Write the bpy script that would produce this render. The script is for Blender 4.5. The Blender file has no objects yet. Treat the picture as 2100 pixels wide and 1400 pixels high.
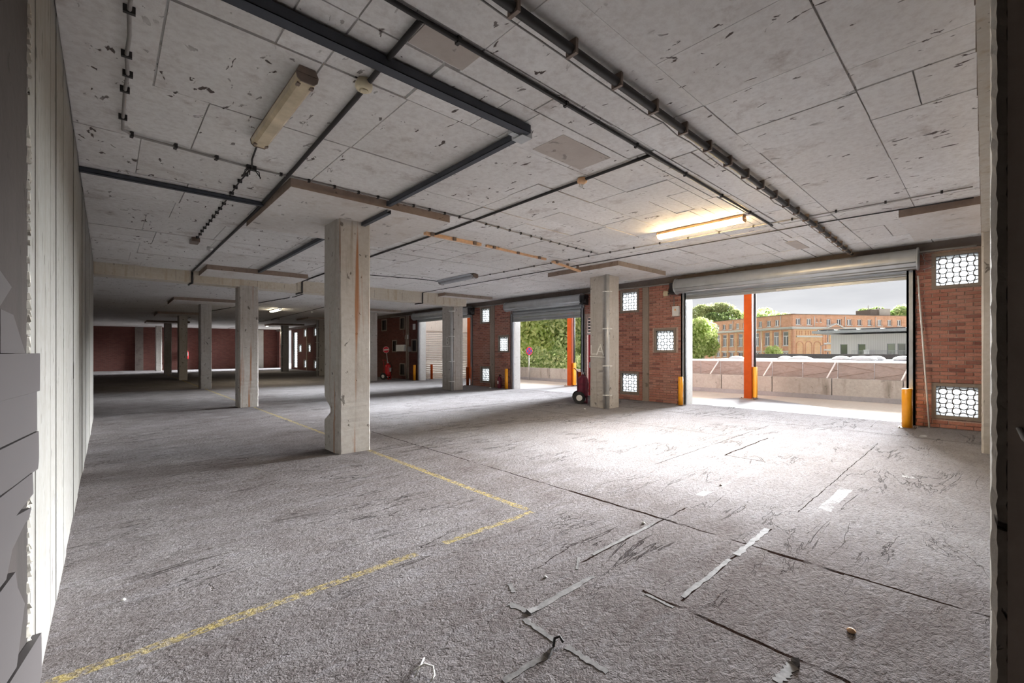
import bpy, math, random
from mathutils import Vector
random.seed(7)
S = bpy.context.scene
COL = S.collection
PI = math.pi

# ------------------------------------------------------------------ camera
YAW = math.radians(42.78)
cam_d = bpy.data.cameras.new('camera'); cam = bpy.data.objects.new('camera', cam_d); COL.objects.link(cam)
cam.location = (0, 0, 1.45); cam.rotation_euler = (PI / 2, 0, -YAW)
cam_d.sensor_width = 36; cam_d.lens = 897 / 2100 * 36; cam_d.shift_y = 22 / 2100
cam_d.clip_start = .05; cam_d.clip_end = 600
S.camera = cam

# ------------------------------------------------------------------ sky, sun, exposure
SKY = 0.162
SUN = 10.5
world = bpy.data.worlds.new('overcast_sky'); S.world = world; world.use_nodes = True
wn = world.node_tree.nodes; wl = world.node_tree.links
bg = wn['Background']; bg.inputs['Strength'].default_value = SKY
tcw = wn.new('ShaderNodeTexCoord'); mpw = wn.new('ShaderNodeMapping'); mpw.inputs['Scale'].default_value = (1.2, 1.2, 6)
nzw = wn.new('ShaderNodeTexNoise'); nzw.inputs['Scale'].default_value = 2.2; nzw.inputs['Detail'].default_value = 5
rpw = wn.new('ShaderNodeValToRGB')
rpw.color_ramp.elements[0].position = .35; rpw.color_ramp.elements[0].color = (.64, .65, .68, 1)
rpw.color_ramp.elements[1].position = .68; rpw.color_ramp.elements[1].color = (.92, .92, .93, 1)
wl.new(tcw.outputs['Generated'], mpw.inputs['Vector']); wl.new(mpw.outputs[0], nzw.inputs['Vector'])
wl.new(nzw.outputs['Fac'], rpw.inputs['Fac']); wl.new(rpw.outputs['Color'], bg.inputs['Color'])
sd = bpy.data.lights.new('hazy_sun', 'SUN'); sd.energy = SUN; sd.angle = math.radians(30); sd.color = (.93, .965, 1)
sun = bpy.data.objects.new('hazy_sun', sd); COL.objects.link(sun)
sun.rotation_euler = Vector((1, .05, math.tan(math.radians(9)))).to_track_quat('Z', 'Y').to_euler()
S.view_settings.view_transform = 'Standard'; S.view_settings.look = 'None'
S.view_settings.gamma = 1; S.view_settings.use_curve_mapping = False
S.view_settings.exposure = 2.75

# ------------------------------------------------------------------ node helpers
class N:
    def __init__(s, name):
        s.m = bpy.data.materials.new(name); s.m.use_nodes = True
        s.t = s.m.node_tree; s.b = s.t.nodes['Principled BSDF']; s.out = s.t.nodes['Material Output']
        s._p = None
    def new(s, k, **kw):
        n = s.t.nodes.new(k)
        for a, v in kw.items(): setattr(n, a, v)
        return n
    def put(s, sock, v):
        if hasattr(v, 'is_output') or isinstance(v, bpy.types.NodeSocket): s.t.links.new(v, sock)
        elif isinstance(v, (tuple, list)) and len(v) == 3 and sock.type == 'RGBA': sock.default_value = (*v, 1)
        else: sock.default_value = v
    def pos(s):
        if not s._p: s._p = s.new('ShaderNodeNewGeometry').outputs['Position']
        return s._p
    def obj(s): return s.new('ShaderNodeTexCoord').outputs['Object']
    def scale(s, v, sc, rot=(0, 0, 0)):
        n = s.new('ShaderNodeMapping'); s.put(n.inputs['Vector'], v); n.inputs['Scale'].default_value = sc; n.inputs['Rotation'].default_value = rot
        return n.outputs[0]
    def noise(s, v, sc, det=4, rough=.55, dist=0):
        n = s.new('ShaderNodeTexNoise'); s.put(n.inputs['Vector'], v); n.inputs['Scale'].default_value = sc
        n.inputs['Detail'].default_value = det; n.inputs['Roughness'].default_value = rough; n.inputs['Distortion'].default_value = dist
        return n.outputs['Fac']
    def vor(s, v, sc, feat='F1', out='Distance', rnd=1):
        n = s.new('ShaderNodeTexVoronoi', feature=feat); s.put(n.inputs['Vector'], v); n.inputs['Scale'].default_value = sc
        n.inputs['Randomness'].default_value = rnd
        return n.outputs[out]
    def ramp(s, f, a, b, ca=(0, 0, 0), cb=(1, 1, 1)):
        n = s.new('ShaderNodeValToRGB'); s.put(n.inputs['Fac'], f); e = n.color_ramp.elements
        e[0].position = a; e[0].color = (*ca, 1); e[1].position = b; e[1].color = (*cb, 1)
        return n.outputs['Color']
    def map(s, f, a, b, lo=0., hi=1.):
        n = s.new('ShaderNodeMapRange'); s.put(n.inputs['Value'], f)
        for i, v in zip((1, 2, 3, 4), (a, b, lo, hi)): n.inputs[i].default_value = v
        return n.outputs[0]
    def math(s, op, a, b=None, c=None):
        n = s.new('ShaderNodeMath', operation=op); s.put(n.inputs[0], a)
        if b is not None: s.put(n.inputs[1], b)
        if c is not None: s.put(n.inputs[2], c)
        return n.outputs[0]
    def mix(s, f, a, b, mode='MIX'):
        n = s.new('ShaderNodeMix', data_type='RGBA', blend_type=mode); s.put(n.inputs[0], f); s.put(n.inputs[6], a); s.put(n.inputs[7], b)
        return n.outputs[2]
    def bump(s, h, st=.3, d=.02, nrm=None):
        n = s.new('ShaderNodeBump'); s.put(n.inputs['Height'], h); n.inputs['Strength'].default_value = st; n.inputs['Distance'].default_value = d
        if nrm: s.put(n.inputs['Normal'], nrm)
        return n.outputs[0]
    def sep(s, v):
        n = s.new('ShaderNodeSeparateXYZ'); s.put(n.inputs[0], v); return n.outputs
    def fin(s, col=None, rough=None, metal=None, normal=None):
        if col is not None: s.put(s.b.inputs['Base Color'], col)
        if rough is not None: s.put(s.b.inputs['Roughness'], rough)
        if metal is not None: s.put(s.b.inputs['Metallic'], metal)
        if normal is not None: s.put(s.b.inputs['Normal'], normal)
        return s.m

def plain(name, col, rough=.5, metal=0., var=.12, sc=9, bump=0.):
    n = N(name); p = n.obj(); f = n.noise(p, sc, 5)
    c = n.mix(n.map(f, .3, .7), tuple(v * (1 - var) for v in col), tuple(min(1, v * (1 + var)) for v in col))
    return n.fin(c, rough, metal, n.bump(f, bump, .01) if bump else None)

def concrete(name, ca, cb, stain, pit_axis=(1, 1, 1), stain_amt=.5, pits=.5, rust=0., rough=.85, streak=(6, 6, .5), bump=.35):
    n = N(name); p = n.pos()
    big = n.noise(p, .7, 5, .6); fine = n.noise(p, 14, 6, .65)
    c = n.mix(n.map(big, .3, .7), ca, cb)
    c = n.mix(n.map(fine, .35, .75, 0, .35), c, stain)
    st = n.noise(n.scale(p, streak), 1, 5, .6)
    c = n.mix(n.map(st, .55, .72, 0, stain_amt), c, stain)
    pt = n.noise(n.scale(p, pit_axis), 9, 3, .5, .4)
    pm = n.map(pt, .66, .70, 0, pits)
    c = n.mix(pm, c, tuple(v * .22 for v in stain))
    if rust:
        rs = n.noise(n.scale(p, (9, 9, .28)), 1, 4, .5)
        c = n.mix(n.map(rs, .60, .68, 0, rust), c, (.33, .12, .03))
    h = n.math('SUBTRACT', n.math('MULTIPLY', fine, .5), n.math('MULTIPLY', pm, 1.))
    return n.fin(c, rough, 0, n.bump(h, bump, .012))

# ------------------------------------------------------------------ materials
M = {}
def ceiling_mat():
    n = N('board_marked_ceiling'); p = n.pos()
    rnd = n.new('ShaderNodeObjectInfo').outputs['Random']
    big = n.noise(p, .45, 5, .6); fine = n.noise(p, 18, 6, .7)
    c = n.mix(n.map(big, .34, .66), (.72, .71, .695), (.86, .86, .855))
    c = n.mix(n.map(rnd, 0, 1, 0, .40), c, (.62, .60, .575))
    c = n.mix(n.map(fine, .42, .8, 0, .5), c, (.40, .35, .32))
    br = n.noise(p, 1.7, 6, .7)
    c = n.mix(n.map(br, .57, .76, 0, .75), c, (.27, .20, .165))
    pt = n.noise(n.scale(p, (1, .45, 1)), 13, 3, .55, .6)
    pm = n.map(pt, .652, .675, 0, .95)
    msk = n.map(n.noise(p, 1.1, 3), .40, .52)
    pm = n.math('MULTIPLY', pm, msk)
    c = n.mix(pm, c, (.06, .04, .032))
    grain = n.noise(n.scale(p, (3, 45, 1)), 1, 3)
    h = n.math('SUBTRACT', n.math('ADD', n.math('MULTIPLY', fine, .5), n.math('MULTIPLY', grain, .2)), pm)
    return n.fin(c, .8, 0, n.bump(h, .4, .012))
M['ceiling'] = ceiling_mat()
M['beam'] = concrete('ochre_stained_beam_concrete', (.60, .55, .46), (.70, .66, .58), (.42, .30, .16), (3, 3, .6), .7, .5, streak=(7, 7, .5))
M['column'] = concrete('weathered_column_concrete', (.46, .435, .40), (.58, .56, .53), (.27, .22, .165), (1.2, 1.2, .8), .6, .7, rust=.0, streak=(9, 9, .5))
M['column_rust'] = concrete('rust_streaked_column_concrete', (.46, .435, .40), (.58, .56, .53), (.27, .21, .155), (1.2, 1.2, .8), .6, .7, rust=.85, streak=(9, 9, .5))
M['drop'] = concrete('drop_panel_concrete', (.66, .63, .60), (.78, .765, .75), (.44, .36, .29), (1, .5, 1), .5, .5, streak=(2, 2, 2))
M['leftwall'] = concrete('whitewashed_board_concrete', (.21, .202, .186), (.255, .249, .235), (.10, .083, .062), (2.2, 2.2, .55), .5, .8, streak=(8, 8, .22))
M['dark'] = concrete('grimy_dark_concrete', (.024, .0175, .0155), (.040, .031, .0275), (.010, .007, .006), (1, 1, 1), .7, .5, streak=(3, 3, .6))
M['edge'] = concrete('crumbled_lit_edge', (.55, .51, .44), (.74, .71, .64), (.20, .15, .10), (2, 2, 2), .7, .9, streak=(6, 6, 3), bump=.8)  # crumbled edge, its pale colour carries the light caught along it
M['lintel'] = concrete('sooty_lintel_concrete', (.15, .12, .105), (.24, .20, .175), (.08, .06, .05), (1, 1, 1), .6, .4, streak=(3, .6, 3))
M['pilaster'] = concrete('brown_pilaster_concrete', (.30, .245, .20), (.40, .34, .29), (.17, .12, .09), (1, 1, .6), .5, .5, streak=(6, 6, .5))
M['reveal'] = concrete('pale_door_reveal', (.70, .70, .69), (.80, .80, .79), (.5, .48, .45), (1, 1, 1), .3, .3)
M['parapet'] = concrete('weathered_parapet_concrete', (.29, .275, .25), (.39, .375, .345), (.14, .125, .105), (1, 1, 1), .9, .3, streak=(2.5, 2.5, .45))
M['apron'] = concrete('pale_apron_concrete', (.21, .21, .222), (.26, .26, .272), (.15, .147, .147), (1, 1, 1), .4, .2, streak=(.5, 3, 1), rough=.6)
M['road'] = concrete('beige_deck_surface', (.46, .41, .35), (.54, .49, .43), (.34, .30, .25), (1, 1, 1), .4, .2, streak=(.5, 2, 1))
M['yardwall'] = concrete('beige_yard_wall', (.52, .46, .40), (.60, .55, .49), (.36, .29, .24), (1, 1, 1), .4, .3)

M['edgeband'] = concrete('brown_drop_panel_edge', (.26, .19, .15), (.36, .28, .23), (.15, .10, .075), (1, 1, 1), .5, .5)
M['patch'] = concrete('patched_soffit', (.46, .41, .37), (.54, .50, .46), (.36, .30, .26), (1, 1, 1), .4, .4)

def floor_mat():
    n = N('worn_bitumen_floor'); p = n.pos()
    wob = n.new('ShaderNodeTexNoise'); n.put(wob.inputs['Vector'], p); wob.inputs['Scale'].default_value = 5; wob.inputs['Detail'].default_value = 5
    wv = n.new('ShaderNodeVectorMath', operation='MULTIPLY_ADD'); n.put(wv.inputs[0], wob.outputs['Color']); wv.inputs[1].default_value = (.05, .05, 0)
    sub = n.new('ShaderNodeVectorMath', operation='SUBTRACT'); n.put(sub.inputs[0], p); sub.inputs[1].default_value = (.025, .025, 0)
    n.put(wv.inputs[2], sub.outputs[0])
    X, Y, _ = n.sep(wv.outputs[0])
    def cmpr(v, c, e): return n.math('COMPARE', v, c, e)
    def seg(ax, at, a, b, w):
        u, v = (X, Y) if ax == 'x' else (Y, X)
        return n.math('MULTIPLY', cmpr(u, (a + b) / 2, (b - a) / 2), cmpr(v, at, w / 2))
    def union(l):
        r = l[0]
        for q in l[1:]: r = n.math('MAXIMUM', r, q)
        return r
    yellow = union([seg('x', 2.78, -.2, 1.63, .07), seg('x', 2.79, 1.88, 2.84, .06), seg('y', 2.84, 2.86, 13.1, .07), seg('y', 2.84, 14, 36, .08)])
    white = union([seg('x', 1.96, 4.4, 6.35, .08), seg('x', 1.0, 4.75, 6.25, .10), seg('x', .6, 6.8, 7.1, .12), seg('x', .72, 10.2, 10.5, .09), seg('x', 2.0, 7.2, 9.0, .07)])
    crack = union([seg('y', 3.55, -.4, 1.15, .020), seg('y', 3.55, 1.15, 7.6, .016), seg('y', 3.55, 1.7, 2.95, .034), seg('y', 3.54, .62, 1.08, .034), seg('x', 1.2, 2.45, 4.0, .016), seg('x', 1.89, 2.36, 3.95, .014),
                   seg('y', 2.39, .4, 1.42, .022), seg('x', 2.49, 6.37, 8.2, .022), seg('y', 6.4, 2.0, 2.5, .02), seg('x', 13.36, -.2, 11, .03), seg('y', 10.1, -.3, 8.5, .018), seg('x', 16.0, 3, 11.5, .03), seg('x', 9.3, 5, 10, .02),
                   seg('x', 1.15, 4.6, 9, .008), seg('x', 2.9, 5.2, 9.6, .01), seg('y', 7.9, 3, 9, .012)])
    # tyre-polished streaks across the bay and crumbly grain
    big = n.noise(p, .35, 5, .6); mid = n.noise(p, 2.2, 6, .65); fine = n.noise(p, 30, 4, .7)
    strk = n.noise(n.scale(p, (2.2, 9, 1), (0, 0, .35)), 1, 6, .7, .8)
    c = n.mix(n.map(big, .3, .7), (.215, .195, .192), (.31, .295, .298))
    c = n.mix(n.map(mid, .35, .7, 0, .55), c, (.118, .095, .09))
    c = n.mix(n.map(strk, .5, .75, 0, .5), c, (.36, .355, .375))
    c = n.mix(n.map(fine, .45, .8, 0, .5), c, (.075, .058, .054))
    smooth_side = n.map(n.math('ADD', X, n.map(n.noise(p, 1.4, 4), 0, 1, -.9, .5)), 3.3, 4.5)                      # paler screed beyond the long joint
    near_side = n.math('MULTIPLY', n.map(Y, 3.4, 1.6), n.map(X, 4.6, 3.2))   # older grainy bitumen inside the marked bay
    c = n.mix(smooth_side, c, n.mix(.24, c, (.47, .475, .505)))
    c = n.mix(n.math('MULTIPLY', near_side, .26), c, (.06, .045, .043))
    wear = n.map(n.noise(p, 24, 5, .7), .40, .58)
    c = n.mix(n.math('MULTIPLY', yellow, n.math('MULTIPLY', wear, n.map(big, .3, .62, .95, .45))), c, (.50, .39, .11))
    wear2 = n.map(n.noise(p, 2.6, 8, .62), .47, .55)
    c = n.mix(n.math('MULTIPLY', white, n.math('MULTIPLY', wear2, .62)), c, (.62, .63, .66))
    cw = n.map(n.noise(p, 3, 3), .30, .44)
    cr = n.math('MULTIPLY', crack, cw)
    ln = n.math('ABSOLUTE', n.math('SUBTRACT', n.noise(n.scale(p, (.55, 2.6, 1), (0, 0, -.12)), 1, 6, .62, .8), .5))
    fis = n.math('MULTIPLY', n.map(ln, 0, .009, .5, 0), n.map(n.noise(p, .8, 3), .48, .6))
    cr = n.math('MAXIMUM', cr, fis)
    c = n.mix(cr, c, (.018, .011, .009))
    wr = n.noise(n.scale(p, (4, 11, 1), (0, 0, .45)), 1.3, 6, .65, 1.0)
    peb = n.noise(n.scale(p, (26, 40, 1), (0, 0, .45)), 1, 4, .6, .6)
    grit = n.noise(p, 95, 3, .6)
    h = n.math('ADD', n.math('MULTIPLY', wr, .55), n.math('MULTIPLY', peb, .55))
    h = n.math('ADD', h, n.math('MULTIPLY', grit, .22))
    h = n.math('SUBTRACT', h, n.math('MULTIPLY', cr, 1.2))
    c = n.mix(n.map(peb, .52, .75, 0, .55), c, (.055, .042, .038))
    n.b.inputs['Specular IOR Level'].default_value = 0
    ro = n.map(strk, .3, .75, .75, .48)
    return n.fin(c, ro, 0, n.bump(h, .85, .032))
M['floor'] = floor_mat()

def brick_mat(name, ca, cb, cc):
    n = N(name); p = n.pos()
    r = n.math('FRACT', n.math('ADD', n.new('ShaderNodeObjectInfo').outputs['Random'], n.new('ShaderNodeNewGeometry').outputs['Random Per Island']))
    c = n.mix(n.map(r, 0, .8), ca, cb)
    c = n.mix(n.map(r, .86, .93), c, cc)
    f = n.noise(p, 35, 5, .7); g = n.noise(p, 1.3, 4)
    c = n.mix(n.map(f, .4, .75, 0, .55), c, tuple(v * .45 for v in ca))
    c = n.mix(n.map(g, .5, .75, 0, .4), c, (.40, .32, .27))
    return n.fin(c, .85, 0, n.bump(f, .5, .006))
M['brick'] = brick_mat('red_brick', (.41, .165, .12), (.56, .265, .20), (.26, .10, .08))
M['mortar'] = plain('red_stained_mortar', (.56, .43, .37), .95, 0, .25, 30, .4)
def brick_tex(name, c1, c2, mort, sc, axis='x', bw=.5, rh=.25, ms=.02, bumpst=.5):
    n = N(name); p = n.obj(); x, y, z = n.sep(p)
    cb = n.new('ShaderNodeCombineXYZ'); n.put(cb.inputs[0], n.math('ADD', x, y)); n.put(cb.inputs[1], z)
    b = n.new('ShaderNodeTexBrick'); n.put(b.inputs['Vector'], cb.outputs[0]); b.inputs['Scale'].default_value = sc
    b.inputs['Color1'].default_value = (*c1, 1); b.inputs['Color2'].default_value = (*c2, 1); b.inputs['Mortar'].default_value = (*mort, 1)
    b.inputs['Mortar Size'].default_value = ms; b.inputs['Brick Width'].default_value = bw; b.inputs['Row Height'].default_value = rh
    g = n.noise(p, .8, 6, .7)
    c = n.mix(n.map(g, .45, .75, 0, .5), b.outputs['Color'], tuple(v * .55 for v in c1))
    return n.fin(c, .9, 0, n.bump(b.outputs['Fac'], bumpst, .008))
M['brick_dim'] = brick_tex('shaded_red_brickwork', (.12, .032, .025), (.17, .052, .04), (.125, .075, .06), 1, bw=.222, rh=.072, ms=.008)  # darker copy of the red brick, with the far bays' shade in its colour
M['facade'] = brick_tex('orange_facade_brick', (.68, .34, .20), (.76, .41, .26), (.68, .46, .34), 1, bw=.45, rh=.15, ms=.014, bumpst=.15)
M['facade_y'] = brick_tex('yellow_facade_brick', (.76, .46, .24), (.82, .53, .30), (.72, .53, .36), 1, bw=.45, rh=.15, ms=.014, bumpst=.15)

M['steel'] = plain('blue_grey_steel', (.055, .062, .078), .5, .2, .15, 6)
M['black'] = plain('black_cable', (.022, .02, .02), .55)
M['conduit'] = plain('grey_conduit', (.30, .285, .27), .5, 0, .15)
M['pipe_light'] = plain('pale_downpipe', (.52, .53, .53), .35, .2, .1)
M['galv'] = plain('galvanised_sheet', (.50, .52, .53), .38, .55, .10, 4)
M['slat'] = plain('shutter_slat_metal', (.46, .48, .49), .40, .45, .08, 3)
M['track'] = plain('track_metal', (.44, .47, .50), .42, .5, .12, 4)
M['orange'] = plain('orange_red_paint', (.30, .046, .003), .65, 0, .12, 5)
M['orange'].node_tree.nodes['Principled BSDF'].inputs['Specular IOR Level'].default_value = .12
M['yellow'] = plain('amber_paint', (1.0, .40, .015), .35, 0, .08, 6)
M['red'] = plain('fire_red_paint', (.55, .02, .025), .3, 0, .12, 6)
M['maroon'] = plain('dusty_maroon_paint', (.20, .02, .045), .4, 0, .2, 7)
M['doorred'] = plain('red_door_paint', (.48, .02, .035), .45, 0, .1, 3)
M['rubber'] = plain('black_rubber', (.02, .02, .022), .75)
M['white'] = plain('white_plastic', (.78, .78, .76), .45, 0, .06)
M['cream'] = plain('cream_plastic', (.70, .62, .44), .4, 0, .1)
M['yellowed'] = plain('yellowed_acrylic', (.62, .52, .36), .18, 0, .22, 5)
M['brownmetal'] = plain('brown_enamel', (.20, .15, .12), .4, .2, .2)
M['wood'] = plain('raw_orange_timber', (.74, .46, .26), .7, 0, .2, 12)
M['paintmark'] = plain('white_chalk_paint', (.86, .84, .79), .9, 0, .2, 40)
M['felt'] = plain('torn_grey_felt', (.145, .136, .133), .9, 0, .35, 22, .1)
M['greypanel'] = plain('flat_grey', (.052, .045, .0448), .6, 0, .04, 2)
M['darkwin'] = plain('dark_blind_pane', (.03, .025, .025), .5)
M['frame'] = concrete('window_surround_concrete', (.26, .21, .17), (.35, .30, .25), (.15, .11, .09), (1, 1, 1), .4, .3)
M['ring'] = plain('grey_lattice_metal', (.16, .155, .16), .5, .2)
M['motor'] = plain('greasy_black_motor', (.03, .028, .03), .5, .3, .4, 15)
M['signblue'] = plain('sign_blue', (.05, .12, .50), .4)
M['signred'] = plain('sign_red', (.75, .03, .06), .4)
M['hoarding'] = None
def hoard():
    n = N('brown_hoarding_board'); p = n.pos()
    g = n.noise(n.scale(p, (1, 3, 9)), 1.2, 5, .7, 1.5); r = n.new('ShaderNodeObjectInfo').outputs['Random']
    c = n.mix(n.map(g, .35, .65), (.22, .185, .165), (.32, .28, .258))
    c = n.mix(n.map(r, 0, 1, 0, .5), c, (.40, .33, .30))
    return n.fin(c, .85)
M['hoarding'] = hoard()
M['dkroof'] = plain('dark_roof_felt', (.16, .15, .15), .9)
M['annex'] = None
def annexm():
    n = N('grey_ribbed_cladding'); p = n.obj(); x, y, z = n.sep(p)
    s = n.math('SINE', n.math('MULTIPLY', n.math('ADD', x, y), 42))
    c = n.mix(n.map(s, -1, 1), (.56, .54, .525), (.68, .66, .645))
    return n.fin(c, .6)
M['annex'] = annexm()
M['stone'] = plain('pale_cornice_stone', (.66, .64, .60), .8)
M['winwhite'] = plain('white_window_frame', (.85, .85, .85), .4, 0, .03)
M['zinc'] = plain('zinc_roofing', (.36, .37, .39), .5, .4)
def panem():
    n = N('window_pane_glass'); r = n.new('ShaderNodeObjectInfo').outputs['Random']
    c = n.mix(r, (.06, .06, .07), (.34, .34, .34))
    n.b.inputs['Specular IOR Level'].default_value = .8
    return n.fin(c, .12)
M['pane'] = panem()
def frostm():
    n = N('frosted_glass'); t = n.new('ShaderNodeBsdfTranslucent'); t.inputs['Color'].default_value = (.40, .41, .41, 1)
    g = n.new('ShaderNodeBsdfGlossy'); g.inputs['Roughness'].default_value = .3
    mx = n.new('ShaderNodeMixShader'); mx.inputs[0].default_value = .05
    n.t.links.new(t.outputs[0], mx.inputs[1]); n.t.links.new(g.outputs[0], mx.inputs[2]); n.t.links.new(mx.outputs[0], n.out.inputs['Surface'])
    return n.m
M['frost'] = frostm()
def emis(name, col, st):
    n = N(name); n.b.inputs['Base Color'].default_value = (.8, .8, .8, 1)
    n.b.inputs['Emission Color'].default_value = (*col, 1); n.b.inputs['Emission Strength'].default_value = st
    return n.m
M['tube_on'] = emis('lit_warm_tube', (1, .70, .34), 22)
M['tube_far'] = emis('lit_far_tube', (1, .86, .62), 6)
def leafm(name, a, b):
    n = N(name); r = n.new('ShaderNodeNewGeometry').outputs['Random Per Island']
    c = n.mix(r, a, b); n.put(n.b.inputs['Base Color'], c); n.b.inputs['Roughness'].default_value = .5
    t = n.new('ShaderNodeBsdfTranslucent'); n.put(t.inputs['Color'], c)
    mx = n.new('ShaderNodeMixShader'); mx.inputs[0].default_value = .5
    n.t.links.new(n.b.outputs[0], mx.inputs[1]); n.t.links.new(t.outputs[0], mx.inputs[2]); n.t.links.new(mx.outputs[0], n.out.inputs['Surface'])
    return n.m
M['leaf_mid'] = leafm('maple_leaves', (.14, .25, .05), (.84, .88, .48))
M['leaf_light'] = leafm('yellow_green_leaves', (.34, .46, .11), (.78, .82, .38))
M['leaf_olive'] = leafm('olive_leaves', (.24, .28, .11), (.48, .50, .24))
M['leaf_dark'] = leafm('deep_green_leaves', (.12, .20, .05), (.38, .46, .18))
M['bark'] = plain('bark', (.13, .09, .06), .9)
M['ground'] = plain('grass_ground', (.34, .33, .28), .95)

# ------------------------------------------------------------------ mesh builder
class G:
    def __init__(s): s.v = []; s.f = []; s.s = []
    def add(s, vs, fs, smooth=False):
        o = len(s.v); s.v += [tuple(v) for v in vs]; s.f += [tuple(i + o for i in f) for f in fs]
        s.s += [smooth] * len(fs) if isinstance(smooth, bool) else smooth
        return s
    def hexa(s, b, t):   # b, t: four corners each, ccw from above
        return s.add(list(b) + list(t), [(3, 2, 1, 0), (4, 5, 6, 7), (0, 1, 5, 4), (1, 2, 6, 5), (2, 3, 7, 6), (3, 0, 4, 7)])
    def box(s, x0, x1, y0, y1, z0, z1):
        q = [(x0, y0), (x1, y0), (x1, y1), (x0, y1)]
        return s.hexa([(a, b, z0) for a, b in q], [(a, b, z1) for a, b in q])
    def cyl(s, p0, p1, r0, r1=None, n=14, caps=True):
        r1 = r0 if r1 is None else r1; p0 = Vector(p0); p1 = Vector(p1); d = (p1 - p0).normalized()
        a = d.orthogonal().normalized(); b = d.cross(a); vs = []; fs = []; sm = []
        for p, r in ((p0, r0), (p1, r1)):
            for i in range(n):
                t = 2 * PI * i / n; vs.append(p + (a * math.cos(t) + b * math.sin(t)) * r)
        for i in range(n): j = (i + 1) % n; fs.append((i, j, n + j, n + i)); sm.append(True)
        if caps: fs += [tuple(range(n - 1, -1, -1)), tuple(range(n, 2 * n))]; sm += [False, False]
        return s.add(vs, fs, sm)
    def tube(s, pts, r, n=8, closed=False):
        pts = [Vector(p) for p in pts]; m = len(pts); vs = []; fs = []; up = Vector((.13, .31, .94)).normalized()
        for i, p in enumerate(pts):
            if closed: d = pts[(i + 1) % m] - pts[i - 1]
            else: d = pts[min(i + 1, m - 1)] - pts[max(i - 1, 0)]
            d.normalize(); a = up.cross(d)
            a = d.orthogonal() if a.length < .05 else a
            a.normalize(); b = d.cross(a)
            for k in range(n): t = 2 * PI * k / n; vs.append(p + (a * math.cos(t) + b * math.sin(t)) * r)
        for i in range(m if closed else m - 1):
            o = i * n; q = ((i + 1) % m) * n
            for k in range(n): l = (k + 1) % n; fs.append((o + k, o + l, q + l, q + k))
        sm = [True] * len(fs)
        if not closed: fs += [tuple(range(n - 1, -1, -1)), tuple(range((m - 1) * n, m * n))]; sm += [False, False]
        return s.add(vs, fs, sm)
    def lathe(s, c, prof, n=18):   # prof: (r, z) about a vertical axis at c
        vs = []; fs = []
        for r, z in prof:
            for i in range(n): t = 2 * PI * i / n; vs.append((c[0] + r * math.cos(t), c[1] + r * math.sin(t), c[2] + z))
        for k in range(len(prof) - 1):
            for i in range(n): j = (i + 1) % n; fs.append((k * n + i, k * n + j, (k + 1) * n + j, (k + 1) * n + i))
        sm = [True] * len(fs); fs += [tuple(range(n - 1, -1, -1)), tuple(range((len(prof) - 1) * n, len(prof) * n))]; sm += [False, False]
        return s.add(vs, fs, sm)
    def prism(s, poly, a, b, axis):   # poly in the two other axes (cyclic order), extruded from a to b along axis
        def P(u, v, w): return {'x': (w, u, v), 'y': (u, w, v), 'z': (u, v, w)}[axis]
        n = len(poly); vs = [P(u, v, a) for u, v in poly] + [P(u, v, b) for u, v in poly]
        fs = [tuple(range(n - 1, -1, -1)), tuple(range(n, 2 * n))] + [(i, (i + 1) % n, n + (i + 1) % n, n + i) for i in range(n)]
        if axis == 'y': fs = [tuple(reversed(f)) for f in fs]
        return s.add(vs, fs)
    def mesh(s, name, mat):
        me = bpy.data.meshes.new(name); me.from_pydata(s.v, [], s.f); me.polygons.foreach_set('use_smooth', s.s)
        me.materials.append(mat if not isinstance(mat, str) else M[mat]); me.update(); return me
    def build(s, name, mat, parent=None, label=None, cat=None, group=None, kind=None, loc=None, rot=None):
        return link(name, s.mesh(name, mat), parent, label, cat, group, kind, loc, rot)
def link(name, me, parent=None, label=None, cat=None, group=None, kind=None, loc=None, rot=None):
    o = bpy.data.objects.new(name, me); COL.objects.link(o)
    if parent: o.parent = parent
    if label: o['label'] = label
    if cat: o['category'] = cat
    if group: o['group'] = group
    if kind: o['kind'] = kind
    if loc: o.location = loc
    if rot: o.rotation_euler = rot
    return o
def thing(name, label, cat, group=None, loc=(0, 0, 0), rot=None, kind=None): return link(name, None, None, label, cat, group, kind, loc, rot)
def cz(x): return 3.43 + .0125 * x       # the ceiling rises slightly towards the doors
def sbox(g, x0, x1, y0, y1, d0, d1):      # box hung from the sloping ceiling, d0..d1 below it
    q = [(x0, y0), (x1, y0), (x1, y1), (x0, y1)]
    return g.hexa([(a, b, cz(a) - d1) for a, b in q], [(a, b, cz(a) - d0) for a, b in q])
def rnd(a, b): return random.uniform(a, b)

WX = 11.75      # inner face of the brick wall
LX = -.22       # face of the left wall
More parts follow.
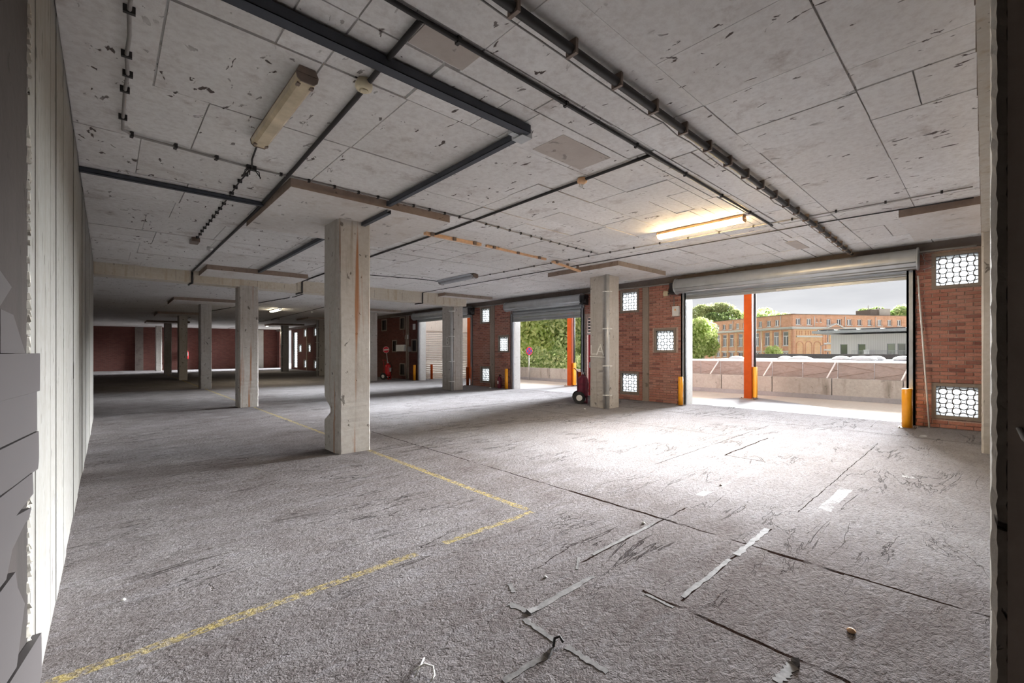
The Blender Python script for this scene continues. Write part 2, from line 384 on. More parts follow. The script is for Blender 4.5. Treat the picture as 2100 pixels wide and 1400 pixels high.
# ------------------------------------------------------------------ floor and ceiling
G().box(-9, 12.1, -3.2, 46, -.25, 0).build('floor', 'floor', label='worn dark grey bitumen floor with faded yellow lines', kind='structure')
ceil = sbox(sbox(G(), -9, 12.1, -3.2, 13.3, -.4, -.022), -9, 12.1, 13.3, 46, -.4, 0).build('ceiling', 'ceiling', label='board-marked concrete ceiling with dirty seams', kind='structure')
rows = [(.03, .68), (.68, 1.57), (1.57, 2.25), (2.25, 2.55), (2.55, 3.11), (3.11, 4.21), (4.21, 5.32), (5.32, 6.4), (6.4, 7.3), (7.3, 8.2), (8.2, 9.3), (9.3, 10.4), (10.4, 11.5), (11.5, 12.6), (12.6, 13.3)]
cuts = {0: [2.95, 3.91, 4.28, 4.93, 6.2, 8.1, 9.1, 10.6], 1: [2.82, 3.6, 4.3, 4.9, 6.1, 8.0, 9.4, 10.5], 2: [1.84, 3.6, 4.35, 4.95, 6.1, 7.2, 8.05, 9.5, 10.7],
        3: [1.1, 1.39, 1.84, 2.6, 3.31, 4.03, 4.87, 5.9, 7.0, 8.0, 9.2, 10.4], 4: [.8, 1.1, 1.72, 2.36, 2.68, 3.35, 4.0, 4.87, 5.4, 6.2, 7.1, 8.2, 9.3, 10.4],
        5: [.25, 1.1, 1.75, 2.75, 3.81, 4.85, 5.9, 6.95, 8.1, 9.2, 10.3], 6: [.6, 1.74, 2.79, 3.85, 4.86, 6.0, 7.0, 8.0, 9.1, 10.3], 7: [.23, 1.5, 3.75, 4.8, 5.9, 7.0, 8.4, 10.8], 8: [.7, 1.5, 3.75, 4.5, 5.6, 6.7, 7.7, 8.4, 10.8]}
for i, (y0, y1) in enumerate(rows):
    xs = cuts.get(i)
    if xs is None:
        xs = []; x = rnd(.3, .9)
        while x < 11: xs.append(x); x += rnd(.8, 1.25)
    xs = [LX] + xs + [WX + .02]
    for a, b in zip(xs, xs[1:]):
        n = 1
        if 2 <= i <= 10 and 3.8 < a < 9.6: n = random.choice([1, 1, 2, 2, 3])
        elif random.random() < .12: n = 2
        ys = [y0 + (y1 - y0) * k / n for k in range(n + 1)]
        for c, d in zip(ys, ys[1:]):
            o = rnd(-.006, .006); w = random.choice([.003, .004, .005, .009]); e = rnd(-.002, .004)
            sbox(G(), a + w, b - w, c + w, d - w - max(0, e), -.03, o).build('panel', 'ceiling', ceil)
ROW1 = [(2.40, 2.87, 6.20, 6.76), (2.52, 2.97, 13.20, 13.66), (2.68, 3.06, 20.95, 21.4), (2.70, 3.08, 28.3, 28.75), (2.74, 3.12, 36.4, 36.85), (2.74, 3.12, 43.4, 43.8)]
ROW2 = [(9.22, 9.66, -.44, .03), (9.46, 9.93, 6.56, 7.16), (9.62, 10.08, 13.68, 14.42), (9.6, 10.05, 20.9, 21.35), (9.6, 10.05, 28.0, 28.45), (9.65, 10.1, 35.8, 36.3)]
for cx, cy in [(2.63, 6.46), (2.76, 13.1), (2.85, 20.9), (2.9, 28.5), (2.9, 36.6), (9.63, 6.75), (9.75, 13.9), (9.8, 21.1), (9.8, 28.2), (9.85, 36.0), (9.64, -.22)]:
    g = G(); ya = max(cy - 1.08, .03); sbox(g, cx - 1.09, cx + 1.09, ya, cy + 1.08, -.01, .11); dp = g.build('drop_panel', 'drop', ceil)
    sbox(G(), cx - 1.094, cx - 1.088, ya, cy + 1.08, 0, .108).build('edge_face', 'edgeband', dp); sbox(G(), cx - 1.09, cx + 1.09, ya - .004, ya + .002, 0, .108).build('edge_face', 'edgeband' if cx < 5 else 'pilaster', dp)
# recessed slot blemishes patched into the soffit
for x0, x1, y0, y1 in [(1.42, 1.85, 2.28, 2.52), (3.1, 3.85, 2.65, 3.05), (9.5, 10.4, 2.4, 2.6)]:
    sbox(G(), x0, x1, y0, y1, -.01, .005).build('patch', 'patch', ceil)

# ------------------------------------------------------------------ beams
bm_ = G().box(LX, 9.9, 13.22, 13.68, 3.17, 3.56)
b1 = bm_.build('concrete_beam', 'beam', label='ochre-streaked concrete beam crossing the hall from the white wall', cat='beam')
for x, dx in [(1.53, 0), (4.07, .0), (8.0, 0)]:
    G().tube([(x, 13.19, cz(x) - .03), (x, 13.19, 3.14), (x - .02, 13.4, 3.15), (x - .02, 13.66, 3.15)], .022, 6).build('cable_drop', 'black', b1)
for k in range(11):
    x = .5 + k * .85 + rnd(-.2, .2); G().box(x, x + .006, 13.214, 13.24, 3.18, 3.44).build('board_joint', 'pilaster', b1)
b2 = G().box(.98, WX, -.45, .03, 3.17, 3.62).build('concrete_beam', 'beam', label='pale board-marked beam ending on the corner column by the brick wall', cat='beam')
for k in range(16):
    x = 1.3 + k * .62 + rnd(-.12, .12); G().box(x, x + .008, .02, .036, 3.18, cz(x)).build('board_joint', 'pilaster', b2)

# ------------------------------------------------------------------ left wall, jamb, hidden walls behind
wl_ = G().box(-.62, LX - .012, 2.36, 13.3, 0, 3.5).build('wall_left', 'leftwall', label='whitewashed board-marked concrete wall', kind='structure')
y = 2.36; ws = [.33, .22, .46, .30, .55, .24, .60, .42, .7, .35, .8, .5, .65, .9, .7, .8, 1.0, .9, 1.1]
for w in ws:
    if y + w > 13.3: w = 13.3 - y
    if w < .05: break
    G().box(LX - .02, LX + rnd(-.004, .004), y + .0012, y + w - .0012, 0, cz(LX) - .004).build('board_panel', 'leftwall', wl_); y += w
jb = G().box(-.9, -.212, -3.2, 2.36, 0, 3.5).build('wall_left', 'dark', label='dark grimy return of the left wall', kind='structure')
# ragged lip where the whitewash breaks off; light on it painted pale
g = G()
for k in range(150):
    z = rnd(.02, 3.4); r = rnd(.006, .016); yy = 2.35 + rnd(-.02, .012)
    g.hexa([(-.222, yy - r, z), (-.205 + rnd(0, .006), yy - r * rnd(.3, 1), z), (-.205, yy + r, z), (-.222, yy + r, z)], [(-.222, yy - r * .4, z + r * 2.6), (-.206, yy - r * .2, z + r * 2.2), (-.206, yy + r * .5, z + r * 2.4), (-.222, yy + r * .6, z + r * 2.6)])
g.build('broken_lit_edge', 'edge', jb, kind='stuff')
# flat grey plates, some notched, set on the dark return: (y, z) outlines
slabs = [[(1.62, 1.655), (1.83, 1.63), (1.64, 1.56), (1.62, 1.56)], [(1.62, 1.555), (1.82, 1.553), (2.06, 1.447), (1.62, 1.448)],
         [(1.40, 1.446), (2.42, 1.446), (2.42, 1.305), (1.40, 1.340)], [(1.40, 1.337), (2.42, 1.302), (2.43, 1.155), (1.40, 1.233)],
         [(1.40, 1.230), (2.43, 1.152), (2.44, 1.05), (2.41, 1.013), (1.40, 1.128)], [(1.40, 1.125), (2.20, 1.04), (2.22, .965), (1.83, .995), (2.17, .93), (2.10, .91), (1.40, 1.01)],
         [(1.40, 1.005), (2.10, .90), (1.84, .90), (1.74, .855), (1.40, .91)], [(1.40, .905), (1.86, .83), (1.90, .77), (2.05, .66), (1.88, .55), (1.40, .69)], [(1.40, .685), (2.47, .37), (2.49, .2), (1.40, .2)]]
cl = thing('grey_plates', 'grey smooth flat plates, notched and stepped, on the dark wall return', 'plates', loc=(-.2, 1.9, .2))
for q, poly in enumerate(slabs):
    o = .004 * (q % 3)
    G().prism([(a - 1.9, b - .2) for a, b in reversed(poly)], -.010, .006 + o, 'x').build('slab', 'greypanel', cl)
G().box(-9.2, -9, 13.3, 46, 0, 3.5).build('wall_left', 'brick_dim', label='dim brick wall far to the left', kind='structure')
G().box(-9, -.62, 13.1, 13.3, 0, 3.5).build('wall_left', 'dark', label='return wall closing the front bay', kind='structure')
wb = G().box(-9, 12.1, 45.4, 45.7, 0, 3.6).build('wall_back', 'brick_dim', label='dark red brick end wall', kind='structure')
for x in (1.6, 5.8, 10.1): G().box(x, x + .5, 45.28, 45.42, 0, 3.5).build('pier', 'column' if x > 9 else 'lintel', wb)
G().box(-.3, 1.6, -3.2, -3.0, 0, 3.5).build('wall_front', 'dark', label='dark wall of the lobby', kind='structure')
G().box(1.5, 9.3, -.4, -.1, 0, 3.6).build('wall_front', 'dark', label='partition under the near beam', kind='structure')
G().box(9.6, 12.1, -.75, -.42, 0, 3.6).build('wall_front', 'dark', label='partition behind the corner column', kind='structure')
G().box(1.45, 1.6, -3.2, -.55, 0, 3.6).build('wall_right', 'dark', label='side wall of the lobby', kind='structure')
# near pillar at the right edge
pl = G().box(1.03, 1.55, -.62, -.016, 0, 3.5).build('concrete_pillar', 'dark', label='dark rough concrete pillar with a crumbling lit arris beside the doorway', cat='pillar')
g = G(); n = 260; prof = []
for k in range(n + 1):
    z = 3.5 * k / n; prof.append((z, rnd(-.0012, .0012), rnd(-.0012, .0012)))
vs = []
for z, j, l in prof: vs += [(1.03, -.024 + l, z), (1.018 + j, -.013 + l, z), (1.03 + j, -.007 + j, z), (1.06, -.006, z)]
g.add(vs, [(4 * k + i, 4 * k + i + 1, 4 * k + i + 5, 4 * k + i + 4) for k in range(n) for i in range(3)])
g.build('arris', 'edge', pl)  # paler than the pillar: light along the rough edge is painted in
G().box(1.022, 1.03, -.046, -.024, 0, 3.5).build('plaster_band', 'pilaster', pl)
G().tube([(1.02, -.035, 1.335), (1.012, -.04, 1.32), (1.014, -.048, 1.31), (1.02, -.052, 1.30)], .003, 6).build('plastic_tie', 'paintmark', pl)

# ------------------------------------------------------------------ columns
def column(rect, ztop, mat, label, group=None, bite=None, notch=True, pipe=False, name='concrete_column'):
    x0, x1, y0, y1 = rect; cx, cy = (x0 + x1) / 2, (y0 + y1) / 2; hx, hy = (x1 - x0) / 2, (y1 - y0) / 2; c = .018
    t = thing(name, label, 'column', group, (cx, cy, 0))
    sec = [(-hx, -hy + c), (-hx + c, -hy), (hx - c, -hy), (hx, -hy + c), (hx, hy - c), (hx - c, hy), (-hx + c, hy), (-hx, hy - c)]
    if notch: sec = [(-hx + .02, -hy + .015), (-hx + .035, -hy)] + sec[2:] + [(-hx, -hy + .10), (-hx + .02, -hy + .085)]
    zs = [0, .05, .15, .25, .33, .38, .44, .5, .56, .62, .67, .72, .8, 1, 1.5, 2, 2.5, 3, ztop]
    n = len(sec); vs = []
    for z in zs:
        for i, (a, b) in enumerate(sec):
            jx, jy = (rnd(-.004, .004), rnd(-.004, .004)) if 0 < z < ztop else (0, 0)
            if bite and a < 0 and b > 0: 
                k = max(0, 1 - abs(z - .60) / .16); k = min(1, k * 1.5); jx += k * .03; jy -= k * .14
            vs.append((a + jx, b + jy, z))
    fs = [(k * n + i, k * n + (i + 1) % n, (k + 1) * n + (i + 1) % n, (k + 1) * n + i) for k in range(len(zs) - 1) for i in range(n)]
    fs += [tuple(range(n - 1, -1, -1)), tuple(range((len(zs) - 1) * n, len(zs) * n))]
    G().add(vs, fs).build('shaft', mat, t)
    if pipe:
        px, py = -hx - .07, -hy - .005
        p = G().cyl((px, py, 0), (px, py, ztop), .052, n=16).build('downpipe', 'pipe_light', t)
        for z in (.35, 1.1, 2.05, 3.0):
            if z < ztop: G().cyl((px, py, z - .014), (px, py, z + .014), .062, n=16).box(px - .01, -hx + .02, py - .085, py - .065, z - .012, z + .012).box(px - .085, px - .06, py - .01, py + .09, z - .012, z + .012).build('clamp', 'white', p)
        G().box(-hx - .02, -hx + .012, -hy - .008, -hy + .035, 0, ztop).build('shadow_strip', 'black', t)
    return t
c1 = column(ROW1[0], cz(2.6) - .10, 'column_rust', 'rust-streaked concrete column with a chipped corner near its foot', bite=True)
column(ROW1[1], 3.2, 'column_rust', 'rust-streaked column carrying the middle of the cross beam')
for r in ROW1[2:5]: column(r, cz(2.9) - .10, 'column', 'plain concrete column in the dim bays beyond the cross beam, left row', 'left row columns in the dim bays')
column(ROW1[5], cz(2.9), 'column', 'concrete column standing against the dark brick end wall')
column(ROW2[0], 3.2, 'column', 'corner column under the near beam beside the brick wall', notch=False)
cLA = column(ROW2[1], cz(9.7) - .10, 'column', 'concrete column with LA painted on it and a pale downpipe', notch=False, pipe=True)
cB = column(ROW2[2], cz(9.7) - .10, 'column', 'concrete column with a B painted on it and a pale downpipe', notch=False, pipe=True)
column(ROW2[3], cz(9.7) - .10, 'column', 'pale column with downpipe next to the no-entry sign', notch=False, pipe=True)
for r in ROW2[4:]: column(r, cz(9.7) - .10, 'column', 'dark column near the far lattice windows in the dim bays', 'dark columns by the far windows', notch=False, pipe=True)
def strokes(par, face_x, lines, w=.018):
    for nm, pts in lines:
        g = G()
        for (ya, za), (yb, zb) in zip(pts, pts[1:]):
            d = Vector((0, yb - ya, zb - za)); l = d.length; d.normalize(); q = Vector((0, -d.z, d.y)) * w / 2; e = d * w * .3
            a = Vector((face_x, ya, za)) - e; b = Vector((face_x, yb, zb)) + e
            cs = [a - q, b - q, b + q, a + q]; g.hexa([c + Vector((-.0035, 0, 0)) for c in cs], [c + Vector((.004, 0, 0)) for c in cs])
        g.build(nm, 'paintmark', par)
hx = -(ROW2[1][1] - ROW2[1][0]) / 2 - .006
strokes(cLA, hx, [('letter_l', [(.255, 1.63), (.255, 1.40), (.12, 1.40)]), ('letter_a', [(.075, 1.39), (-.035, 1.65), (-.135, 1.38)]), ('letter_a_bar', [(.02, 1.47), (-.09, 1.46)]), ('underline', [(.29, 1.335), (-.17, 1.32)])], .028)
hx = -(ROW2[2][1] - ROW2[2][0]) / 2 - .006
strokes(cB, hx, [('letter_b', [(.05, 1.75), (.05, 2.02), (-.04, 2.0), (-.07, 1.95), (-.04, 1.90), (.05, 1.89), (-.05, 1.87), (-.08, 1.81), (-.05, 1.76), (.05, 1.75)]), ('underline', [(.34, 1.685), (-.22, 1.68)])], .034)

# ------------------------------------------------------------------ brick wall with doors and lattice windows
def wall_cells(g, y0, y1, z0, z1, holes, x0, x1):
    ys = sorted({y0, y1, *[h[0] for h in holes], *[h[1] for h in holes]}); zs = sorted({z0, z1, *[h[2] for h in holes], *[h[3] for h in holes]})
    for a, b in zip(ys, ys[1:]):
        for c, d in zip(zs, zs[1:]):
            m = ((a + b) / 2, (c + d) / 2)
            if not any(h[0] < m[0] < h[1] and h[2] < m[1] < h[3] for h in holes): g.box(x0, x1, a, b, c, d)
ZT, ZM, ZB = (2.73, 3.29), (1.51, 2.07), (.24, .80)
def win(y0, y1, z): return (y0, y1, z[0], z[1])
WIN = [win(.08, .64, ZT), win(.08, .64, ZB), win(5.96, 6.50, ZM), win(7.13, 7.66, ZT), win(7.13, 7.66, ZB), win(12.93, 13.46, ZM), win(14.08, 14.60, ZT), win(14.08, 14.60, ZB),
       win(34.7, 35.2, ZT), win(34.7, 35.2, ZB), win(36.0, 36.6, ZM), win(37.0, 37.6, ZT), win(37.0, 37.6, ZB), win(38.2, 38.9, ZM)]
STRIP = (39.3, 40.4, .15, 3.15)
BLIND = [win(19.98, 20.4, ZM), win(21.2, 21.65, ZT), win(21.2, 21.65, ZB), win(22.1, 22.5, ZM), win(23.3, 23.8, ZT)]
DOORS = [(1.02, 5.62, 2.90), (9.20, 12.63, 2.63), (15.3, 19.7, 2.98)]
RED = (8.22, 9.02, 0, 2.62)
SECT = [(-.75, 1.02), (5.62, 9.20), (12.63, 15.3), (19.7, 41.0), (44.6, 46)]
brick_me = []
for k in range(5):
    w, h, d = .105, .030, .010; j = [rnd(-.0015, .0015) for _ in range(4)]; c = .003
    q = [(-d, -w + j[0] + c, -h + c), (-d, w + j[1] - c, -h + c), (-d, w + j[1] - c, h - c), (-d, -w + j[0] + c, h - c), (d, -w, -h), (d, w, -h), (d, w, h), (d, -w, h)]
    brick_me.append(G().add(q, [(3, 2, 1, 0), (0, 1, 5, 4), (1, 2, 6, 5), (2, 3, 7, 6), (3, 0, 4, 7)]).mesh('brick', 'brick'))
half_me = []
for k in range(2):
    w, h, d, c = .05, .030, .010, .003
    q = [(-d, -w + c, -h + c), (-d, w - c, -h + c), (-d, w - c, h - c), (-d, -w + c, h - c), (d, -w, -h), (d, w, -h), (d, w, h), (d, -w, h)]
    half_me.append(G().add(q, [(3, 2, 1, 0), (0, 1, 5, 4), (1, 2, 6, 5), (2, 3, 7, 6), (3, 0, 4, 7)]).mesh('brick', 'brick'))
PIL = {1: [(6.74, 6.93)], 2: [(13.74, 13.99)], 3: [(20.75, 21.0), (36.8, 36.95)], 0: []}
LAB = ['red brick wall beside the corner column with two lattice windows', 'red brick wall between the wide open doorway and the middle doorway', 'red brick wall between the middle and the far doorway', 'dim red brick wall with blind windows', 'end of the brick wall']
for i, (y0, y1) in enumerate(SECT):
    holes = [h for h in WIN + BLIND + [STRIP, RED] if y0 < (h[0] + h[1]) / 2 < y1]
    g = G(); wall_cells(g, y0, y1, 0, 3.7, holes, WX + .008, 12.1)
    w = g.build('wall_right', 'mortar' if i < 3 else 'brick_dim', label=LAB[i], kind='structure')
    for a, b in PIL.get(i, []): G().box(WX - .035, WX + .02, a, b, 0, 3.40).build('pilaster', 'pilaster', w)
    if i < 3:
        blocks = [(h[0] - .05, h[1] + .05, h[2] - .05, h[3] + .05) for h in holes] + [(a, b, 0, 4) for a, b in PIL[i]]
        L = []
        for r in range(47):
            z = .036 + r * .0718; y = y0 + .11 - (.111 if r % 2 else 0)
            while y < y1 + .11:
                a, b = y - .105, y + .105
                def hit(a, b): return any(q[0] < b and q[1] > a and q[2] < z + .03 and q[3] > z - .03 for q in blocks) or a < y0 - .001 or b > y1 + .001
                if not hit(a, b): L.append((y, z, 0))
                else:
                    for m in (y - .055, y + .055):
                        if not hit(m - .05, m + .05): L.append((m, z, 1))
                y += .222
        if i == 0: L = [q for q in L if q[0] > -.1]; lim = 300
        elif i == 1: lim = 300; L.sort(key=lambda q: (q[0] > 7.7, abs(q[0] - 6.0)))
        else: lim = 0
        for y, z, hf in L[:lim]: link('brick', random.choice(half_me if hf else brick_me), w, loc=(WX - .002 + rnd(-.003, .003), y, z))
        g = G()
        for y, z, hf in L[lim:]:
            d, ww = .010, (.05 if hf else .105); x = WX - .002 + rnd(-.003, .003)
            g.add([(x - d, y - ww + .002, z - .028), (x - d, y + ww - .002, z - .028), (x - d, y + ww - .002, z + .028), (x - d, y - ww + .002, z + .028), (x + d, y - ww, z - .03), (x + d, y + ww, z - .03), (x + d, y + ww, z + .03), (x + d, y - ww, z + .03)], [(3, 2, 1, 0), (0, 1, 5, 4), (1, 2, 6, 5), (2, 3, 7, 6), (3, 0, 4, 7)])
        if L[lim:]: g.build('brick_courses', 'brick', w, kind='stuff')
# lintel beam running over the doors
lt = G().box(WX - .06, 12.1, -.75, 46, 3.40, 3.72).build('trim_1', 'lintel', label='sooty lintel band along the top of the brick wall', kind='structure')
g = G()
for z0, z1, (d0, d1, dz) in [(0, 0, d) for d in DOORS]: g.box(WX + .03, 12.08, d0, d1, dz + .22, 3.45)
g.build('infill', 'lintel', lt)
for q, (d0, d1, dz) in enumerate(DOORS):
    for yy, s_ in ((d0, 1), (d1, -1)):
        G().box(WX + .01, 12.12, min(yy, yy + s_ * .02), max(yy, yy + s_ * .02), 0, dz + .25).build('door_reveal', 'reveal', lt)
G().tube([(WX - .10, y, 3.395 + .012 * math.sin(y * 1.7)) for y in [(.1 + .5 * k) for k in range(46)]], .018, 6).build('wall_conduit', 'conduit', lt)
# lattice windows
ring_pts = [(0, .060 * math.cos(2 * PI * k / 14), .060 * math.sin(2 * PI * k / 14)) for k in range(14)]
ring_me = G().tube(ring_pts, .0085, 5, closed=True).mesh('ring', 'ring')
def lattice(k, h, dark=False, near=True):
    y0, y1, z0, z1 = h; g = G(); fx0, fx1 = WX - .03, 12.05
    for a, b, c, d in [(y0 - .06, y0, z0 - .06, z1 + .06), (y1, y1 + .06, z0 - .06, z1 + .06), (y0, y1, z0 - .06, z0), (y0, y1, z1, z1 + .06)]: g.box(fx0 + rnd(0, .004), fx1, a, b, c, d)
    w = g.build('window_%d' % k, 'frame', kind='structure', label=('blind dark window in the brick wall' if dark else 'lattice window glowing white in the brick wall'))
    G().box(WX + .045, WX + .06, y0, y1, z0, z1).build('pane', 'darkwin' if dark else 'frost', w)
    if dark: return
    cy, cz_ = (y0 + y1) / 2, (z0 + z1) / 2; gy, gz = .185, .18; js = G()
    for a in range(-4, 5):
        for b in range(-4, 5):
            if (a + b) % 2: continue
            yy, zz = cy + a * gy / 2, cz_ + b * gz / 2
            if not (y0 - .01 < yy < y1 + .01 and z0 - .01 < zz < z1 + .01): continue
            if near: link('ring', ring_me, w, loc=(WX + .025, yy, zz))
            else: js.tube([(WX + .025, yy + p[1], zz + p[2]) for p in ring_pts[::2]], .009, 4, closed=True)
    if not near: js.build('lattice', 'ring', w, kind='stuff')
for k, h in enumerate(WIN): lattice(k + 1, h, near=k < 5)
for k, h in enumerate(BLIND): lattice(k + 20, h, dark=True)
sw = G()
for a, b, c, d in [(39.24, 39.3, .1, 3.2), (40.4, 40.46, .1, 3.2)]: sw.box(WX - .02, 12.05, a, b, c, d)
sw = sw.build('window_30', 'frame', kind='structure', label='tall glowing strip window far along the brick wall')
for k in range(15): G().box(WX + .1, WX + .14, 39.3, 40.4, .16 + k * .2, .34 + k * .2).build('pane', 'frost', sw)

# red door in the brick wall behind the LA column
rd = thing('door_1', 'red door with lever handle in the brick wall', 'door', loc=(WX + .06, 8.62, 0), kind='structure')
G().box(0, .05, -.38, .38, .01, 2.04).build('leaf', 'doorred', rd)
G().box(-.03, .06, -.42, .42, 2.04, 2.10).build('transom', 'white', rd)
h_ = G().box(-.012, 0, .30, .34, .93, 1.12).cyl((-.012, .32, 1.05), (-.05, .32, 1.05), .010).cyl((-.05, .32, 1.05), (-.05, .20, 1.05), .009).build('handle', 'galv', rd)
for k in range(5):
    for m in range(7): G().box(0, .03, -.40 + m * .115, -.295 + m * .115, 2.11 + k * .1, 2.2 + k * .1).build('glass_tile', 'pane', rd)

# ------------------------------------------------------------------ roller shutters
def shutter(d, label, slat_h, housing_r, hz, name='roller_shutter', motor_at=None):
    y0, y1, zb = d; t = thing(name, label, 'shutter', loc=(WX, (y0 + y1) / 2, 0)); cy = (y0 + y1) / 2
    a, b = y0 - .14 - cy, y1 + .16 - cy; ax = -.20
    n = 20; prof = [(ax + housing_r * math.cos(2 * PI * k / n), hz + housing_r * math.sin(2 * PI * k / n)) for k in range(n)]
    g = G(); vs = [(x, a, z) for x, z in prof] + [(x, b, z) for x, z in prof]
    g.add(vs, [(k, (k + 1) % n, n + (k + 1) % n, n + k) for k in range(n)], True); g.add(vs, [tuple(range(n - 1, -1, -1)), tuple(range(n, 2 * n))])
    h = g.build('housing', 'galv', t)
    for ang in (205, 235, 262):
        x, z = ax + housing_r * math.cos(math.radians(ang)), hz + housing_r * math.sin(math.radians(ang))
        G().cyl((x, a, z), (x, b, z), .012, n=8).build('ridge', 'galv', h)
    for e in (a, b): G().cyl((ax, e - .015, hz), (ax, e + .015, hz), housing_r + .02, n=20).build('end_plate', 'galv', h)
    z = zb + .06; k = 0
    while z < hz + .02:
        pf = [(.010, z), (-.012, z + slat_h * .12), (-.022, z + slat_h * .5), (-.012, z + slat_h * .88), (.010, z + slat_h * .97), (.018, z + slat_h * .5)]
        G().prism(pf, y0 - .03 - cy, y1 + .03 - cy, 'y').build('slat', 'slat', t); z += slat_h; k += 1
    bb = G().box(-.03, .03, y0 - .03 - cy, y1 + .03 - cy, zb, zb + .06).build('bottom_bar', 'slat', t)
    G().box(-.036, -.03, -.06, .06, zb + .015, zb + .045).build('grip_plate', 'white', bb)
    for e, w in ((y0 - .09 - cy, .13), (y1 - .02 - cy, .13)):
        G().box(-.05, .03, e, e + .035, 0, hz).box(-.05, .03, e + w - .035, e + w, 0, hz).box(.005, .03, e, e + w, 0, hz).box(-.05, -.04, e, e + w, 0, zb + .3).build('track', 'track', t)
    if motor_at is not None:
        e = a - .16 if motor_at < 0 else b + .02
        m = G().box(ax - .12, ax + .12, e, e + .14, hz - .16, hz + .10).cyl((ax - .05, e - .08, hz - .1), (ax - .05, e + .16, hz - .1), .08, n=12).cyl((ax + .06, e - .02, hz + .06), (ax + .06, e + .15, hz + .06), .06, n=12).box(ax - .16, ax + .1, e - .02, e + .16, hz - .2, hz - .17).build('motor', 'motor', t)
    return t
shutter(DOORS[0], 'wide grey roller shutter rolled up over the view of the orange brick building', .075, .20, 3.26, motor_at=1)
shutter(DOORS[1], 'grey roller shutter partly lowered over the view of the leafy trees', .115, .17, 3.22, motor_at=-1)
shutter(DOORS[2], 'grey roller shutter over the doorway facing the slatted beige gate', .09, .17, 3.26, motor_at=-1)

# ------------------------------------------------------------------ bollards
def bollard(x, y, r, h, label, mat='yellow'):
    t = thing('bollard', label, 'bollard', 'amber bollards by the doorways', (x, y, 0))
    G().lathe((0, 0, 0), [(r, .012), (r, h - .01), (r - .008, h), (.001, h + .002)], 20).build('post', mat, t)
    b = G().box(-r - .04, r + .04, -r - .04, r + .04, 0, .012).build('base_plate', 'brownmetal', t)
    for sx in (-1, 1):
        for sy in (-1, 1): G().cyl((sx * (r + .02), sy * (r + .02), .012), (sx * (r + .02), sy * (r + .02), .03), .01, n=6).build('bolt', 'brownmetal', b)
bollard(11.26, 1.01, .08, .75, 'stout amber bollard beside the corner brick wall')
bollard(11.49, 5.64, .065, .78, 'amber bollard between the wide doorway and the electric box')
bollard(11.57, 12.83, .065, .80, 'amber bollard beside the small maroon extinguisher')
bollard(11.47, 9.10, .065, .80, 'bollard behind the wheeled extinguisher at the LA column', 'orange')  # amber like the others; darker paint stands for its shaded side
bollard(11.57, 15.36, .065, .80, 'bollard beside the B column at the far doorway', 'orange')  # shaded side painted as a darker orange here too
bollard(11.56, 19.86, .065, .80, 'amber bollard beside the blind windows')
bollard(12.77, 20.15, .065, .80, 'bollard outside in front of the slatted beige gate', 'orange')  # darker paint again in place of shade

# ------------------------------------------------------------------ ceiling services
def run(name, mat, r, pts, dz, label, cat, clips=None, clip_step=.5, group=None, wob=.0, clipmat=None):
    P = []
    for (xa, ya), (xb, yb) in zip(pts, pts[1:]):
        m = max(2, int(math.hypot(xb - xa, yb - ya) / .25))
        P += [(xa + (xb - xa) * k / m, ya + (yb - ya) * k / m) for k in range(m)]
    P.append(pts[-1])
    Q = [(x + rnd(-wob, wob), y + rnd(-wob, wob), cz(x) - dz + rnd(-wob, wob) * .5) for x, y in P]
    o = G().tube(Q, r, 8).build(name, mat, label=label, cat=cat, group=group)
    if clips:
        acc = 0
        for (xa, ya, za), (xb, yb, zb) in zip(Q, Q[1:]):
            acc += math.hypot(xb - xa, yb - ya)
            if acc >= clip_step:
                acc = 0; d = (Vector((xb, yb, 0)) - Vector((xa, ya, 0))).normalized(); e = Vector((-d.y, d.x, 0)); p = Vector((xa, ya, cz(xa)))
                G().hexa([p - d * .012 - e * clips + Vector((0, 0, -dz - r - .006)), p + d * .012 - e * clips + Vector((0, 0, -dz - r - .006)), p + d * .012 + e * clips + Vector((0, 0, -dz - r - .006)), p - d * .012 + e * clips + Vector((0, 0, -dz - r - .006))],
                         [p - d * .012 - e * clips, p + d * .012 - e * clips, p + d * .012 + e * clips, p - d * .012 + e * clips]).build('clip', clipmat or mat, o)
    return o
run('water_pipe', 'black', .032, [(.4, 1.80), (4, 1.815), (8.5, 1.84), (11.5, 1.90)], .06, 'thick black pipe on brackets running across the ceiling towards the wide doorway', 'pipe', .042, .5, clipmat='brownmetal')
run('thin_cable', 'conduit', .006, [(.4, 1.86), (4, 1.875), (8.5, 1.90), (11.4, 1.95)], .075, 'thin grey cable strapped along the thick black pipe', 'cable', wob=.012)
run('cable', 'black', .016, [(-.2, 2.24), (1.37, 2.27), (4.04, 2.30), (7.95, 2.35)], .02, 'straight black cable parallel to the thick pipe, ending by the lit lamp', 'cable', .02, .9)
def channel(name, ax, a, b, at, dz, label, w=.085, h=.07, t=.006):
    g = G()
    if ax == 'x':
        sbox(g, a, b, at - w / 2, at + w / 2, dz + h - t, dz + h); sbox(g, a, b, at - w / 2, at - w / 2 + t, dz, dz + h); sbox(g, a, b, at + w / 2 - t, at + w / 2, dz, dz + h)
    else:
        sbox(g, at - w / 2, at + w / 2, a, b, dz + h - t, dz + h); sbox(g, at - w / 2, at - w / 2 + t, a, b, dz, dz + h); sbox(g, at + w / 2 - t, at + w / 2, a, b, dz, dz + h)
    return g.build(name, 'steel', label=label, cat='cable tray')
channel('steel_channel', 'x', LX, 2.74, 2.76, .015, 'blue-grey steel channel above the off lamp, running to the bent corner')
c_ = channel('steel_channel', 'y', 2.82, 5.40, 2.74, .02, 'blue-grey steel channel from the bent corner to the chipped column drop panel', .06, .06)
